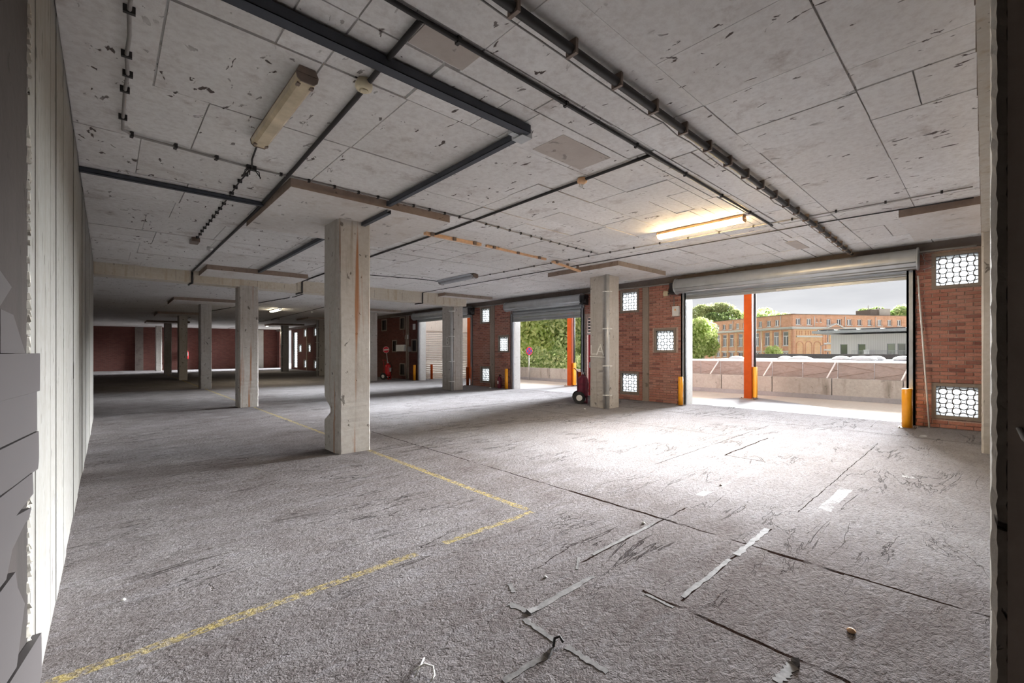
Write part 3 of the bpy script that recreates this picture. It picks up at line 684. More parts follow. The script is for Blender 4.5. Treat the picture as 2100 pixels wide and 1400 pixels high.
sbox(sbox(G(), 2.68, 2.80, 2.76, 2.9, .02, .10), 2.60, 2.70, 2.80, 2.86, .03, .09).build('bent_end', 'galv', c_)
channel('steel_channel', 'y', 5.40, 6.2, 2.76, .115, 'short steel channel under the drop panel meeting the chipped column', .06, .05)
channel('steel_channel', 'y', 7.56, 12.05, 2.72, .02, 'steel channel between the chipped column and the cross beam', .06, .06)
channel('steel_channel', 'x', LX, 1.52, 6.52, .015, 'steel channel from the white wall to the drop panel', .06, .045)
run('black_conduit', 'black', .020, [(1.37, 2.27), (1.39, 2.81), (1.42, 3.3), (1.48, 5.02), (1.53, 7.1), (1.53, 13.18)], .022, 'black conduit from the cream detector past the drop panel to the cross beam', 'cable')
run('clipped_cable', 'conduit', .011, [(.10, .2), (.10, 5.14), (.16, 5.22), (1.13, 5.33)], .025, 'pale clipped cable along the white wall turning to the open junction', 'cable', .028, .26, wob=.008, clipmat='black')
run('clipped_cable', 'conduit', .009, [(1.13, 5.33), (2.3, 5.30), (4.1, 5.31), (5.72, 5.41), (7.55, 5.5)], .02, 'clipped cable in front of the chipped column drop panel', 'cable', .018, .25, wob=.004, clipmat='black')
run('clipped_cable', 'black', .008, [(1.13, 5.33), (1.14, 9.45)], .02, 'clipped dark cable from the open junction towards the cross beam', 'cable', .022, .2, wob=.006)
run('cable', 'black', .017, [(4.07, 2.31), (4.08, 3.2), (4.12, 5.9), (4.07, 8.8), (4.07, 13.18)], .02, 'black cable holding the broken detector, running to the cross beam', 'cable')
run('clipped_cable', 'conduit', .010, [(7.9, .1), (7.77, 2.3), (7.58, 5.5), (7.41, 9.4)], .02, 'clipped cable from the near beam to the grey unlit lamp', 'cable', .016, .3, clipmat='black')
run('cable', 'black', .010, [(8.5, .1), (8.36, 1.54), (8.2, 6.9), (8.0, 13.2)], .02, 'thin black cable running past the LA column to the cross beam', 'cable')
run('cable', 'black', .010, [(4.8, 11.0), (6.5, 10.7), (7.1, 10.75)], .02, 'thin cable bent towards the grey unlit lamp', 'cable')
run('cable', 'black', .012, [(7.5, 13.7), (7.2, 20), (7.6, 33), (7.6, 44)], .03, 'black cable running on beyond the cross beam', 'cable')
run('cable', 'black', .016, [(4.9, 14.0), (5.0, 17), (3.6, 26), (3.3, 40)], .03, 'dark cable in the dim bays behind the rust-streaked columns', 'cable')
# open junction with dangling wires
jx, jy = 1.13, 5.33; jz = cz(jx)
jn = thing('junction_box', 'torn black junction box with dangling wires', 'junction box', loc=(jx, jy, jz))
G().box(-.045, .045, -.03, .03, -.045, 0).build('box', 'black', jn)
for k in range(6):
    a = rnd(0, 6.28); G().tube([(0, 0, -.03), (.04 * math.cos(a), .04 * math.sin(a), -.05), (.08 * math.cos(a), .08 * math.sin(a), -.06 - rnd(0, .05)), (.09 * math.cos(a), .1 * math.sin(a), -.1 - rnd(0, .05))], .005, 5).build('wire', 'black' if k else 'white', jn)
G().box(jx - .06, jx + .06, 9.3, 9.6, cz(jx) - .07, cz(jx)).build('cable_box', 'brownmetal', label='small brown box at the end of the dark clipped cable', cat='box')
def detector(x, y, label, r=.062, mat='cream', dz=0):
    t = thing('smoke_detector', label, 'detector', loc=(x, y, cz(x) - dz))
    G().lathe((0, 0, -.075), [(r * .55, 0), (r * .9, .008), (r, .025), (r, .048), (r * .8, .055), (r * .8, .075)], 20).build('body', mat, t)
    G().lathe((0, 0, -.086), [(r * .35, 0), (r * .5, .004), (r * .5, .012)], 16).build('cap', mat, t)
detector(1.385, 3.10, 'cream round detector on the black conduit near the off lamp')
dd = thing('smoke_detector', 'broken brown detector base with loose wires on the black cable', 'detector', loc=(4.08, 3.2, cz(4.08)))
G().lathe((0, 0, -.06), [(.03, 0), (.055, .015), (.06, .03), (.05, .06)], 14).build('base', 'wood', dd)
for k in range(3): G().tube([(.02 * k - .02, 0, -.05), (.03 * k - .02, .03, -.09), (.04 * k - .04, .0, -.11)], .006, 5).build('wire', 'white', dd)
for x, y, lb in [(1.42, 9.94, 'small white detector on the ceiling in front of the cross beam'), (4.85, 17.0, 'small white detector on the ceiling just behind the cross beam'), (7.6, 23.1, 'small white detector deep in the dim bays near the lit lamp')]: detector(x, y, lb, .05, 'white')
# lamps
def lamp(cx, y0, y1, mat, body, label, name='fluorescent_lamp', w=.075, tubes=True, power=0, col=(1, 1, 1), tilt=0):
    cy = (y0 + y1) / 2; L = (y1 - y0) / 2; t = thing(name, label, 'lamp', loc=(cx, cy, cz(cx)), rot=(0, tilt, 0))
    G().prism([(-w, -.05), (-w * .7, 0), (w * .7, 0), (w, -.05)], -L, L, 'y').build('housing', body, t)
    G().prism([(-w * .95, -.05), (w * .95, -.05), (w * .85, -.085), (w * .55, -.105), (-w * .55, -.105), (-w * .85, -.085)], -L + .012, L - .012, 'y').build('diffuser', mat, t)
    for s_ in (-1, 1):
        G().prism([(-w, -.052), (w, -.052), (w * .9, -.088), (w * .58, -.109), (-w * .58, -.109), (-w * .9, -.088)], s_ * L - (.012 if s_ > 0 else 0), s_ * L + (.012 if s_ < 0 else 0), 'y').build('end_cap', body, t)
        for e in (-1, 1): G().box(e * w * .6 - .012, e * w * .6 + .012, s_ * (L - .06) - .02, s_ * (L - .06) + .02, -.112, -.1).build('clip', body, t)
    if power:
        ld = bpy.data.lights.new('tube_glow', 'AREA'); ld.shape = 'RECTANGLE'; ld.size = w * 1.2; ld.size_y = 2 * L; ld.energy = power; ld.color = col
        lo = bpy.data.objects.new('tube_glow', ld); COL.objects.link(lo); lo.parent = t; lo.location = (0, 0, -.125)
    return t
l1 = lamp(1.03, 3.22, 4.55, 'yellowed', 'brownmetal', 'unlit fluorescent lamp with yellowed cover in the front bay')
for x in (-.035, .035): G().cyl((x, -.63, -.07), (x, .63, -.07), .0, n=6).build('tube', 'white', l1) if False else None
G().tube([(1.03, 4.57, cz(1) - .06), (1.06, 4.8, cz(1) - .015), (1.09, 5.1, cz(1) - .015), (1.13, 5.3, cz(1) - .03)], .008, 6).build('lamp_lead', 'black', label='black lead from the yellowed lamp to the open junction', cat='cable')
lamp(7.03, 2.45, 3.85, 'tube_on', 'wood', 'lit orange-glowing lamp near the wide doorway', power=20, col=(1, .94, .86))
g_ = lamp(7.13, 9.1, 10.75, 'zinc', 'brownmetal', 'unlit grey lamp with reflector in front of the B column', w=.09, tilt=.12)
G().prism([(-.17, -.03), (-.09, -.055), (-.085, -.045), (-.165, -.02)], -.78, .78, 'y').build('reflector', 'zinc', g_)
lamp(5.89, 22.2, 23.7, 'tube_far', 'white', 'lit lamp in the dim bays above the left row', power=6, col=(1, .85, .6))
lamp(9.0, 36.0, 37.5, 'tube_far', 'white', 'lit lamp close to the end wall', power=5, col=(1, .85, .6))
lamp(7.6, 29, 30.4, 'zinc', 'brownmetal', 'unlit dark lamp above the dark columns')
# timber battens left on the soffit
def batten(pts, w, h, label, dz=0.0, tip=0):
    (xa, ya), (xb, yb) = pts; g = G()
    g.hexa([(xa, ya - w, cz(xa) - h - dz), (xb, yb - w, cz(xb) - h - dz - tip), (xb, yb + w, cz(xb) - h - dz - tip), (xa, ya + w, cz(xa) - h - dz)],
           [(xa, ya - w, cz(xa) - dz), (xb, yb - w, cz(xb) - dz - tip), (xb, yb + w, cz(xb) - dz - tip), (xa, ya + w, cz(xa) - dz)])
    o = g.build('timber_batten', 'wood', label=label, cat='batten')
    for k in range(3):
        x = xa + (xb - xa) * (.1 + .38 * k); y_ = ya + (yb - ya) * (.1 + .38 * k); sbox(G(), x - .03, x + .03, y_ - w - .03, y_ - w + .002, dz, dz + h + .012).build('block', 'brownmetal', o)
batten([(3.92, 6.40), (5.15, 6.44)], .035, .05, 'broad raw timber batten beside the black cable on the ceiling')
batten([(5.3, 6.45), (7.1, 6.58)], .025, .04, 'long thin raw timber batten on the ceiling')
batten([(7.35, 6.6), (8.40, 6.66)], .035, .035, 'loose timber batten tipping down at the LA column drop panel', .02, .09)

# ------------------------------------------------------------------ fire extinguishers, signs, boxes
def trolley(x, y, rz, label, body, s=1.):
    t = thing('wheeled_extinguisher', label, 'extinguisher', loc=(x, y, 0), rot=(0, 0, rz)); t.scale = (s, s, s)
    b = G().lathe((0, 0, .16), [(.10, 0), (.145, .03), (.15, .08), (.15, .48), (.135, .55), (.09, .60), (.045, .62), (.04, .66)], 22).build('tank', body, t)
    G().cyl((0, 0, .80), (0, 0, .88), .035).box(-.02, .10, -.012, .012, .86, .885).build('valve', 'galv', b)
    G().box(-.07, .07, -.153, -.148, .40, .60).build('instruction_label', 'white', b)
    for sx in (-1, 1):
        w = G().cyl((sx * .19, .12, .17), (sx * .245, .12, .17), .17, n=22).build('wheel', 'rubber', t)
        G().cyl((sx * .188, .12, .17), (sx * .248, .12, .17), .085, n=16).build('hub', 'white', w)
    G().cyl((-.22, .12, .17), (.22, .12, .17), .014, n=8).build('axle', 'black', t)
    G().tube([(-.13, .14, .2), (-.14, .16, .9), (-.13, .22, .97), (-.10, .25, .985), (.10, .25, .985), (.13, .22, .97), (.14, .16, .9), (.13, .14, .2)], .014, 8).build('handle', body, t)
    G().tube([(.05, -.02, .86), (.14, -.06, .84), (.2, -.1, .66), (.19, -.12, .42), (.13, -.12, .3), (.06, -.17, .34)], .014, 8).build('hose', 'black', t)
    G().box(-.12, .12, -.12, .02, .03, .055).box(-.12, -.09, -.12, -.09, 0, .2).box(.09, .12, -.12, -.09, 0, .2).build('foot_rest', body, t)
trolley(9.98, 7.80, .74, 'maroon wheeled extinguisher half hidden behind the LA column', 'maroon')
trolley(10.95, 21.55, .5, 'bright red wheeled extinguisher under the no-entry sign', 'red', 1.05)
se = thing('extinguisher', 'small maroon extinguisher standing against the brick wall by an amber bollard', 'extinguisher', loc=(11.6, 13.28, 0))
G().lathe((0, 0, 0), [(.08, 0), (.085, .02), (.085, .38), (.06, .44), (.03, .46), (.025, .50)], 18).build('tank', 'maroon', se)
G().box(-.02, .09, -.015, .015, .5, .52).box(-.02, .07, -.015, .015, .54, .555).cyl((0, 0, .48), (0, 0, .55), .02).build('valve', 'black', se)
G().tube([(-.02, -.02, .5), (-.1, -.12, .48), (-.12, -.2, .3), (-.08, -.2, .1), (0, -.13, .06)], .012, 7).build('hose', 'black', se)
G().box(-.088, -.08, -.03, .03, .18, .30).build('label_sheet', 'white', se)
def disc_sign(name, label, loc, rz, post_h, tilt, rr, kind):
    t = thing(name, label, 'sign', loc=loc, rot=(0, tilt, rz))
    G().cyl((0, 0, .0), (0, 0, post_h + rr), .022, n=10).build('pole', 'galv', t)
    z = post_h + rr
    p = G().cyl((0, -.03, z), (0, -.024, z), rr, n=28).build('plate', 'signred', t)
    if kind == 'noentry':
        G().box(-rr * .8, rr * .8, -.034, -.03, z - rr * .22, z + rr * .22).build('bar', 'white', p)
        G().tube([(rr * math.cos(2 * PI * k / 28), -.03, z + rr * math.sin(2 * PI * k / 28)) for k in range(28)], .008, 5, closed=True).build('rim', 'white', p)
    else:
        G().cyl((0, -.036, z), (0, -.030, z), rr * .78, n=28).build('blue_field', 'signblue', p)
        for a in (PI / 4, -PI / 4):
            c, s_ = math.cos(a), math.sin(a); L = rr * .8; w = rr * .11
            cs = [(-L * c - w * s_, -L * s_ + w * c), (-L * c + w * s_, -L * s_ - w * c), (L * c + w * s_, L * s_ - w * c), (L * c - w * s_, L * s_ + w * c)]
            G().prism([(u, v + z) for u, v in cs], -.041, -.035, 'y').build('cross_bar', 'signred', p)
    return t
disc_sign('no_entry_sign', 'round red no-entry sign on a thin pole behind the red wheeled extinguisher', (11.2, 21.9, 0), -.9, 1.42, -.10, .17, 'noentry')
disc_sign('no_stopping_sign', 'round red and blue no-stopping sign on a grey pole at the parapet', (16.1, 16.1, 0), -.15, 1.30, 0, .21, 'nostop')
def wallbox(y0, y1, z0, z1, label, mat='white', d=.08, cat='box', name='wall_box', extra=None):
    t = thing(name, label, cat, loc=(WX - .012, (y0 + y1) / 2, (z0 + z1) / 2)); h, w = (z1 - z0) / 2, (y1 - y0) / 2
    G().box(-d, 0, -w, w, -h, h).build('casing', mat, t); G().box(-d - .008, -d, -w + .01, w - .01, -h + .01, h - .01).build('cover', mat, t)
    if extra: extra(t, d, w, h)
def warn(t, d, w, h):
    G().prism([(0, .07), (-.03, .02), (.03, .02)], -d - .011, -d - .008, 'x').build('warning_triangle', 'yellow', t)
    G().cyl((-.04, .06, h), (-.04, .06, h + .3), .012, n=8).build('conduit_stub', 'conduit', t)
wallbox(5.78, 5.97, 2.46, 2.74, 'white electric box with a small triangle by the wide doorway', cat='electric box', extra=warn)
wallbox(6.10, 6.24, 3.05, 3.19, 'small cream box near the ceiling by the shutter motor', 'cream')
wallbox(20.95, 21.85, 1.50, 1.85, 'white cabinet on the brick wall beside the blind windows', d=.16)
wallbox(20.52, 20.72, 1.48, 1.75, 'small grey switch box next to the white cabinet', 'conduit')
wallbox(20.75, 21.0, 2.15, 2.38, 'small white box above the white cabinet', d=.05)
wallbox(20.05, 20.25, 2.62, 2.92, 'white box beside the far shutter', d=.05)
# brown pipe up the far brick bay
G().cyl((WX - .06, 20.88, 0), (WX - .06, 20.88, 3.4), .05).build('brown_pipe', 'pilaster', label='brown vertical pipe beside the white cabinet', cat='pipe')
G().tube([(WX - .05, 21.3, 3.3), (WX - .09, 21.2, 2.6), (WX - .06, 21.0, 1.9), (WX - .05, 20.6, 1.75)], .018, 6).build('hanging_cable', 'brownmetal', label='drooping brown cable between the white boxes', cat='cable')
po = thing('leaning_pole', 'thin white pole leaning against the shutter track of the wide doorway', 'pole', loc=(11.55, .72, 0))
G().cyl((0, 0, 0), (.12, .17, 2.95), .014, n=8).build('rod', 'white', po)
G().tube([(WX - .06, .84, 3.4), (WX - .08, .80, 3.25), (WX - .09, .66, 3.1), (WX - .09, .82, 3.05)], .006, 5).build('loose_wire', 'white', label='loose white wire hanging at the shutter end', cat='cable')
ex = thing('extinguisher', 'red extinguisher hanging on the dark end wall', 'extinguisher', loc=(4.9, 45.28, .9))
G().lathe((0, 0, 0), [(.09, 0), (.1, .03), (.1, .55), (.06, .65), (.03, .7)], 12).build('tank', 'red', ex); G().box(-.06, .06, -.105, -.098, .25, .55).build('label_sheet', 'white', ex)

# ------------------------------------------------------------------ torn joint strips and litter on the floor
def strip(pts, w, label, curl=.0):
    g = G(); vs = []; n = 14; (xa, ya), (xb, yb) = pts; d = Vector((xb - xa, yb - ya, 0)); e = Vector((-d.y, d.x, 0)).normalized()
    for k in range(n + 1):
        t = k / n; p = Vector((xa, ya, .002)) + d * t; c = curl * max(0, t - .86) / .14
        a = w * rnd(.4, 1.0); b = w * rnd(.4, 1.0)
        vs += [p - e * a + Vector((0, 0, c + rnd(0, .0004))), p + e * b + Vector((0, 0, c * .4 + rnd(0, .0004))), p - e * a + Vector((0, 0, -.006)), p + e * b + Vector((0, 0, -.006))]
    fs = []
    for k in range(n): o = 4 * k; q = o + 4; fs += [(o, q, q + 1, o + 1), (o, o + 2, q + 2, q), (o + 1, q + 1, q + 3, o + 3)]
    fs += [(0, 1, 3, 2), (4 * n, 4 * n + 2, 4 * n + 3, 4 * n + 1)]
    g.add(vs, fs).build('joint_strip', 'felt', label=label, cat='joint strip', group='torn strips along the floor joints')
LS = 'torn grey felt strip along a floor joint'
strip([(2.31, 1.72), (1.72, 1.72)], .026, LS + ', broad and pale with a frayed end', .012); strip([(1.70, 1.86), (1.73, 1.70)], .028, 'short torn felt stub at the corner of the broad strip')
strip([(1.66, 1.70), (1.65, 1.46)], .02, LS + ' leading to the curled black flap'); strip([(1.66, 1.40), (1.66, 1.16)], .022, LS + ' beyond the curled black flap')
strip([(1.28, 1.44), (1.57, 1.42)], .022, LS + ', curling up at the black flap', .03); strip([(2.16, .62), (2.36, .60)], .03, LS + ', curled beside the dark crack', .03)
strip([(2.55, 1.905), (3.4, 1.90)], .018, LS + ' reaching the long dark crack', .01); strip([(2.5, 1.215), (3.2, 1.21)], .022, LS + ' with crumbs along it'); strip([(3.3, 1.205), (3.98, 1.21)], .03, LS + ' crossing the long dark crack')
strip([(2.37, 1.38), (2.36, 1.2)], .014, LS + ', dark sliver'); strip([(2.45, 1.95), (2.3, 1.85)], .012, LS + ', small flake'); strip([(1.85, 2.02), (1.80, 1.93)], .02, LS + ', loose scrap beside the broad strip')
G().tube([(1.02, 1.76, .006), (1.06, 1.735, .03), (1.085, 1.70, .025), (1.07, 1.665, .012), (1.04, 1.65, .005)], .0045, 6).tube([(1.0, 1.72, .005), (1.04, 1.74, .022), (1.10, 1.80, .005)], .0035, 6).build('plastic_curl', 'paintmark', label='curled white plastic strip on the dark floor', cat='litter')
fl_ = G(); fl_.tube([(1.61, 1.44, .003), (1.63, 1.45, .03), (1.655, 1.44, .035), (1.66, 1.42, .012)], .007, 6).build('felt_flap', 'black', label='small curled black flap at the floor joint', cat='litter')
for x, y, s_, m, lb in [(2.83, .47, .022, 'wood', 'brown crumb on the grainy floor'), (2.07, 1.92, .012, 'white', 'white crumb beside the broad felt strip'), (3.33, 1.96, .016, 'paintmark', 'pale chip beside the long dark crack'), (.07, 3.42, .012, 'paintmark', 'pale chip beyond the yellow line'), (4.9, 1.95, .015, 'brownmetal', 'dark crumb on the white dashes'), (11.3, 13.5, .05, 'white', 'white rag by the small extinguisher'), (8.9, 6.9, .03, 'white', 'white scrap at the foot of the LA column')]:
    g = G(); g.lathe((0, 0, 0), [(s_ * .7, 0), (s_, s_ * .3), (s_ * .6, s_ * .8), (s_ * .1, s_)], 7); g.build('crumb', m, label=lb, cat='litter', loc=(x, y, 0), rot=(0, 0, rnd(0, 3)))

# ------------------------------------------------------------------ outside: apron, deck, posts, parapet
G().prism([(12.1, -4), (12.1, 46), (12.6, 46), (12.6, 20.6), (13.1, 20.6), (15.2, 19.2), (12.95, 13.7), (14.4, 12.9), (15.2, 12.2), (13.2, 7.0), (13.25, 6.2), (15.3, 5.0), (12.2, .4), (12.2, -4)][::-1], -.25, 0, 'z').build('apron', 'apron', label='saw-tooth concrete apron outside the doors', kind='structure')
G().box(12.1, 16.6, -12, 46, -.3, -.012).build('deck', 'road', label='beige deck surface outside', kind='structure')
def post(y, label):
    t = thing('steel_post', label, 'post', loc=(14.59, y, 0))
    G().box(-.11, .11, -.11, -.09, .03, 4.1).box(-.11, .11, .09, .11, .03, 4.1).box(-.008, .008, -.09, .09, .03, 4.1).box(-.112, -.10, -.11, .11, .03, 4.1).build('section', 'orange', t)
    b = G().box(-.2, .2, -.2, .2, 0, .03).build('base_plate', 'brownmetal', t)
    for sx in (-1, 1):
        for sy in (-1, 1): G().cyl((sx * .16, sy * .16, .03), (sx * .16, sy * .16, .06), .018, n=6).build('bolt', 'brownmetal', b)
    G().cyl((.03, -.16, .2), (.03, -.16, 4.1), .035, n=10).build('downpipe', 'black', t)
    G().box(-.02, .09, -.215, -.115, .06, 1.0).build('pipe_guard', 'yellow', t)
post(4.96, 'orange steel post outside the wide doorway')
post(12.05, 'orange steel post outside the doorway with the leafy trees')
post(19.15, 'orange steel post in front of the slatted beige gate')
G().box(14.48, 14.70, -6, 20.4, 4.1, 4.35).build('edge_beam', 'orange', label='orange edge beam joining the post heads outside', cat='beam')
pp = thing('parapet', 'stained grey concrete parapet along the deck edge outside', 'parapet', loc=(16.4, 8, 0))
ys = [-12, -8.4, -4.9, -1.7, 1.55, 3.2, 4.85, 6.5, 8.1, 9.8, 11.4, 13.2, 14.9, 16.6, 18.3, 20.5]
for a, b in zip(ys, ys[1:]): G().box(-.02 - .012 * (a - 4) * 0, .16, a - 8 + .012, b - 8 - .012, .13, .64).build('slab', 'parapet', pp)
G().box(-.06, .2, -20, 12.5, -.02, .13).build('kerb', 'apron', pp)
# hoarding behind the parapet with white struts
hd = thing('hoarding', 'brown board hoarding with crossed seams behind the parapet', 'fence', loc=(16.95, 0, 0))
yy = [-2.5, -.6, 1.3, 2.25, 3.15, 4.1, 5.0, 6.0, 6.75, 7.5, 8.3, 9.6, 11.2]
for k, (a, b) in enumerate(zip(yy, yy[1:])):
    p = G().box(0, .03, a + .01, b - .01, -.2, 1.12).build('board', 'hoarding', hd)
    z0, z1 = .66, 1.08
    for (ya, za), (yb, zb) in [((a, (z0 + z1) / 2), (b, z1)), ((a, (z0 + z1) / 2), (b, z0))]:
        G().hexa([(-.012, ya, za - .006), (-.012, yb, zb - .006), (.0, yb, zb - .006), (.0, ya, za - .006)], [(-.012, ya, za + .006), (-.012, yb, zb + .006), (.0, yb, zb + .006), (.0, ya, za + .006)]).build('brace', 'brownmetal', p)
G().box(-.03, .05, -2.5, 11.2, 1.12, 1.155).build('top_rail', 'white', hd)
for k, y in enumerate([1.6, 3.35, 5.15, 6.95]):
    t = thing('strut', 'white slanting strut propping the hoarding', 'strut', 'white struts along the hoarding', (16.5, y, .64))
    G().cyl((0, 0, 0), (.44, -.16, .52), .022, n=8).box(.40, .48, -.19, -.13, .50, .54).build('tube', 'white', t)
# yard wing with slatted gate
yw = thing('yard_wing', 'beige wall with a slatted roller gate outside the far doorway', 'building', loc=(12.1, 20.6, 0))
wy = G(); wy.box(0, .62, 0, .3, 0, 4.2).box(.62, 4.4, 0, .3, 2.62, 4.2).box(3.5, 4.6, 0, .3, 0, 2.62).build('wall', 'yardwall', yw)
for k in range(26): G().prism([(.06, .02 + k * .1), (.03, .05 + k * .1), (.05, .112 + k * .1), (.08, .10 + k * .1)], .62, 3.5, 'x').build('slat', 'yardwall', yw)

# ------------------------------------------------------------------ beyond: low roof, domes, annex, brick building, trees
G().box(16.6, 260, -120, 200, -3.4, -3.2).build('ground', 'ground', label='ground far below the deck', kind='structure')
G().box(260, 262, -150, 260, -3.3, 4).build('far_hedge', 'ground', label='distant green edge', kind='structure')
lr = thing('low_roof', 'dark flat roof behind the hoarding', 'roof', loc=(20, 0, -3.2))
G().box(0, 22, -8, 14.2, 0, 4.15).build('roof_block', 'dkroof', lr); G().box(0, .25, -8, 14.2, 4.15, 4.3).box(21.75, 22, -8, 14.2, 4.15, 4.5).build('roof_edge', 'dkroof', lr)
G().box(.0, .3, -8, 14.2, 4.30, 4.34).build('coping', 'stone', lr)
for x, y, r in [(24.5, 8.95, .42), (26.2, 7.15, .36), (25.6, 6.3, .55), (27.4, 4.95, .42), (27.8, 4.2, .62), (29.6, 3.9, .42), (29.3, 2.75, .45)]:
    t = thing('roof_dome', 'white domed rooflight on the dark flat roof', 'rooflight', 'white rooflights on the flat roof', (x, y, .94))
    G().lathe((0, 0, 0), [(r, .12), (r * .97, .17), (r * .8, .24), (r * .5, .29), (r * .1, .31)], 18).build('dome', 'winwhite', t); G().box(-r * .8, r * .8, -r * .8, r * .8, 0, .13).build('kerb', 'zinc', t)
def facade_part(par, name, mat, rects, d0, d1, sub=None):
    pass
# grey annex; local x runs along its front (left to right as seen), local -y faces the hall
ang = math.atan2(-.9972, -.0743)
an = thing('annex_building', 'pale grey ribbed annex with a big overhanging roof beside the brick building', 'building', loc=(60.72, 11.94, 0), rot=(0, 0, ang))
g = G(); AW = [(.88, 1.55, 1.12, 2.35), (2.48, 3.16, .95, 2.35), (4.96, 5.63, 1.0, 2.35), (5.80, 6.45, 1.0, 2.35), (8, 8.7, 1.0, 2.35)]
def face_cells(g, x0, x1, z0, z1, holes, y0, y1):
    xs = sorted({x0, x1, *[h[0] for h in holes], *[h[1] for h in holes]}); zs = sorted({z0, z1, *[h[2] for h in holes], *[h[3] for h in holes]})
    for a, b in zip(xs, xs[1:]):
        for c, d in zip(zs, zs[1:]):
            m = ((a + b) / 2, (c + d) / 2)
            if not any(h[0] < m[0] < h[1] and h[2] < m[1] < h[3] for h in holes): g.box(a, b, y0, y1, c, d)
face_cells(g, 0, 14, -3.2, 3.42, AW, 0, .25); g.box(0, .25, .25, 9, -3.2, 3.42); g.box(13.75, 14, .25, 9, -3.2, 3.42).box(0, 14, 8.8, 9, -3.2, 3.42)
g.build('wall', 'annex', an)
def window(par, x0, x1, z0, z1, y, fw=.07, bars=1, trans=None, fm='winwhite'):
    f = G(); f.box(x0, x0 + fw, y, y + .06, z0, z1).box(x1 - fw, x1, y, y + .06, z0, z1).box(x0, x1, y, y + .06, z0, z0 + fw).box(x0, x1, y, y + .06, z1 - fw, z1)
    for k in range(bars): c = x0 + (x1 - x0) * (k + 1) / (bars + 1); f.box(c - fw * .6, c + fw * .6, y - .005, y + .055, z0, z1 if trans is None else trans)
    if trans: f.box(x0, x1, y - .005, y + .055, trans - fw * .6, trans + fw * .6)
    o = f.build('window', fm, par); G().box(x0, x1, y + .03, y + .05, z0, z1).build('pane', 'pane', o)
for a, b, c, d in AW: window(an, a, b, c, d, .12, .05, 0, fm='zinc')
rf = G().hexa([(-1.4, -1.6, 3.58), (14.5, -1.6, 3.62), (14.5, 9.2, 3.62), (-1.4, 9.2, 3.58)], [(-1.4, -1.6, 3.86), (14.5, -1.6, 3.92), (14.5, 9.2, 3.92), (-1.4, 9.2, 3.86)]).build('roof', 'zinc', an)
for k in range(7): G().box(-.9 + k * 2, .7 + k * 2, -1.5, -.2, 3.9, 3.98).build('solar_panel', 'steel', rf)
rl = G().box(2.23, 7, -1.2, -1.16, 1.58, 1.62).box(2.23, 7, -1.2, -1.16, .85, .88)
for k in range(42): rl.box(2.25 + k * .112, 2.27 + k * .112, -1.19, -1.17, .85, 1.6)
rl.build('railing', 'zinc', an)
G().box(2.0, 7.2, -1.3, 0, .70, .82).build('terrace', 'zinc', an)
ch = thing('garden_chair', 'white garden chair on the annex terrace', 'chair', loc=(59.57, 8.62, .82))
G().box(-.25, .25, -.25, .25, .40, .44).build('seat', 'winwhite', ch); G().box(.22, .25, -.25, .25, .44, .9).build('backrest', 'winwhite', ch)
for sx in (-1, 1):
    for sy in (-1, 1): G().box(sx * .23 - .02, sx * .23 + .02, sy * .23 - .02, sy * .23 + .02, 0, .42).build('leg', 'winwhite', ch)

# brick building: left wing runs back from the corner, right wing runs across; local -y is the street face
BC = (91.91, 23.95)
bl = thing('brick_building', 'long orange brick building with white windows, two wings meeting at a corner', 'building', loc=(BC[0], BC[1], 0))
def wing(rot, sgn):
    return None
LA = math.atan2(.8703, .4925); RA = math.atan2(-.5433, .8395)
UP_L = [(22.82, 23.48), (21.53, 22.17), (19.47, 20.54), (17.41, 18.43), (15.35, 16.41), (13.3, 14.31), (11.33, 12.3), (9.2, 10.2), (7.08, 8.04), (4.97, 6.01), (3.02, 4.01)]
MN_L = [(19.12, 20.27), (16.91, 18.26), (14.79, 16.08), (12.15, 13.45), (9.9, 11.2), (7.76, 8.94), (5.10, 6.41), (2.95, 4.27), (.74, 2.10)]
END_L = [(23.58, 24.05, 4.0, 5.27), (22.73, 23.2, 4.0, 5.27), (21.99, 22.36, 4.0, 5.27), (23.52, 23.96, 1.75, 3.14), (22.73, 23.11, 1.75, 3.14), (21.99, 22.36, 1.75, 3.14)]
LW = [(a, b, 6.43, 7.60) for a, b in UP_L] + [(a, b, 2.68, 5.30) for a, b in MN_L] + [(a, b, .45, 1.38) for a, b in MN_L] + END_L
UP_R = [(.96, 2.04), (3.25, 4.32), (7.48, 8.51), (9.72, 10.81), (11.97, 13.08), (14.25, 15.30), (16.52, 17.55), (18.74, 19.81), (21.02, 22.07), (23.25, 24.28), (25.5, 26.5), (27.7, 28.7)]
RW = [(a, b, 6.50, 7.65) for a, b in UP_R] + [(5.21, 5.50, 7.04, 7.66), (6.04, 6.34, 7.04, 7.66), (7.30, 8.0, 3.24, 4.95), (9.0, 9.7, 3.24, 4.95), (7.30, 8.0, .5, 1.55)]
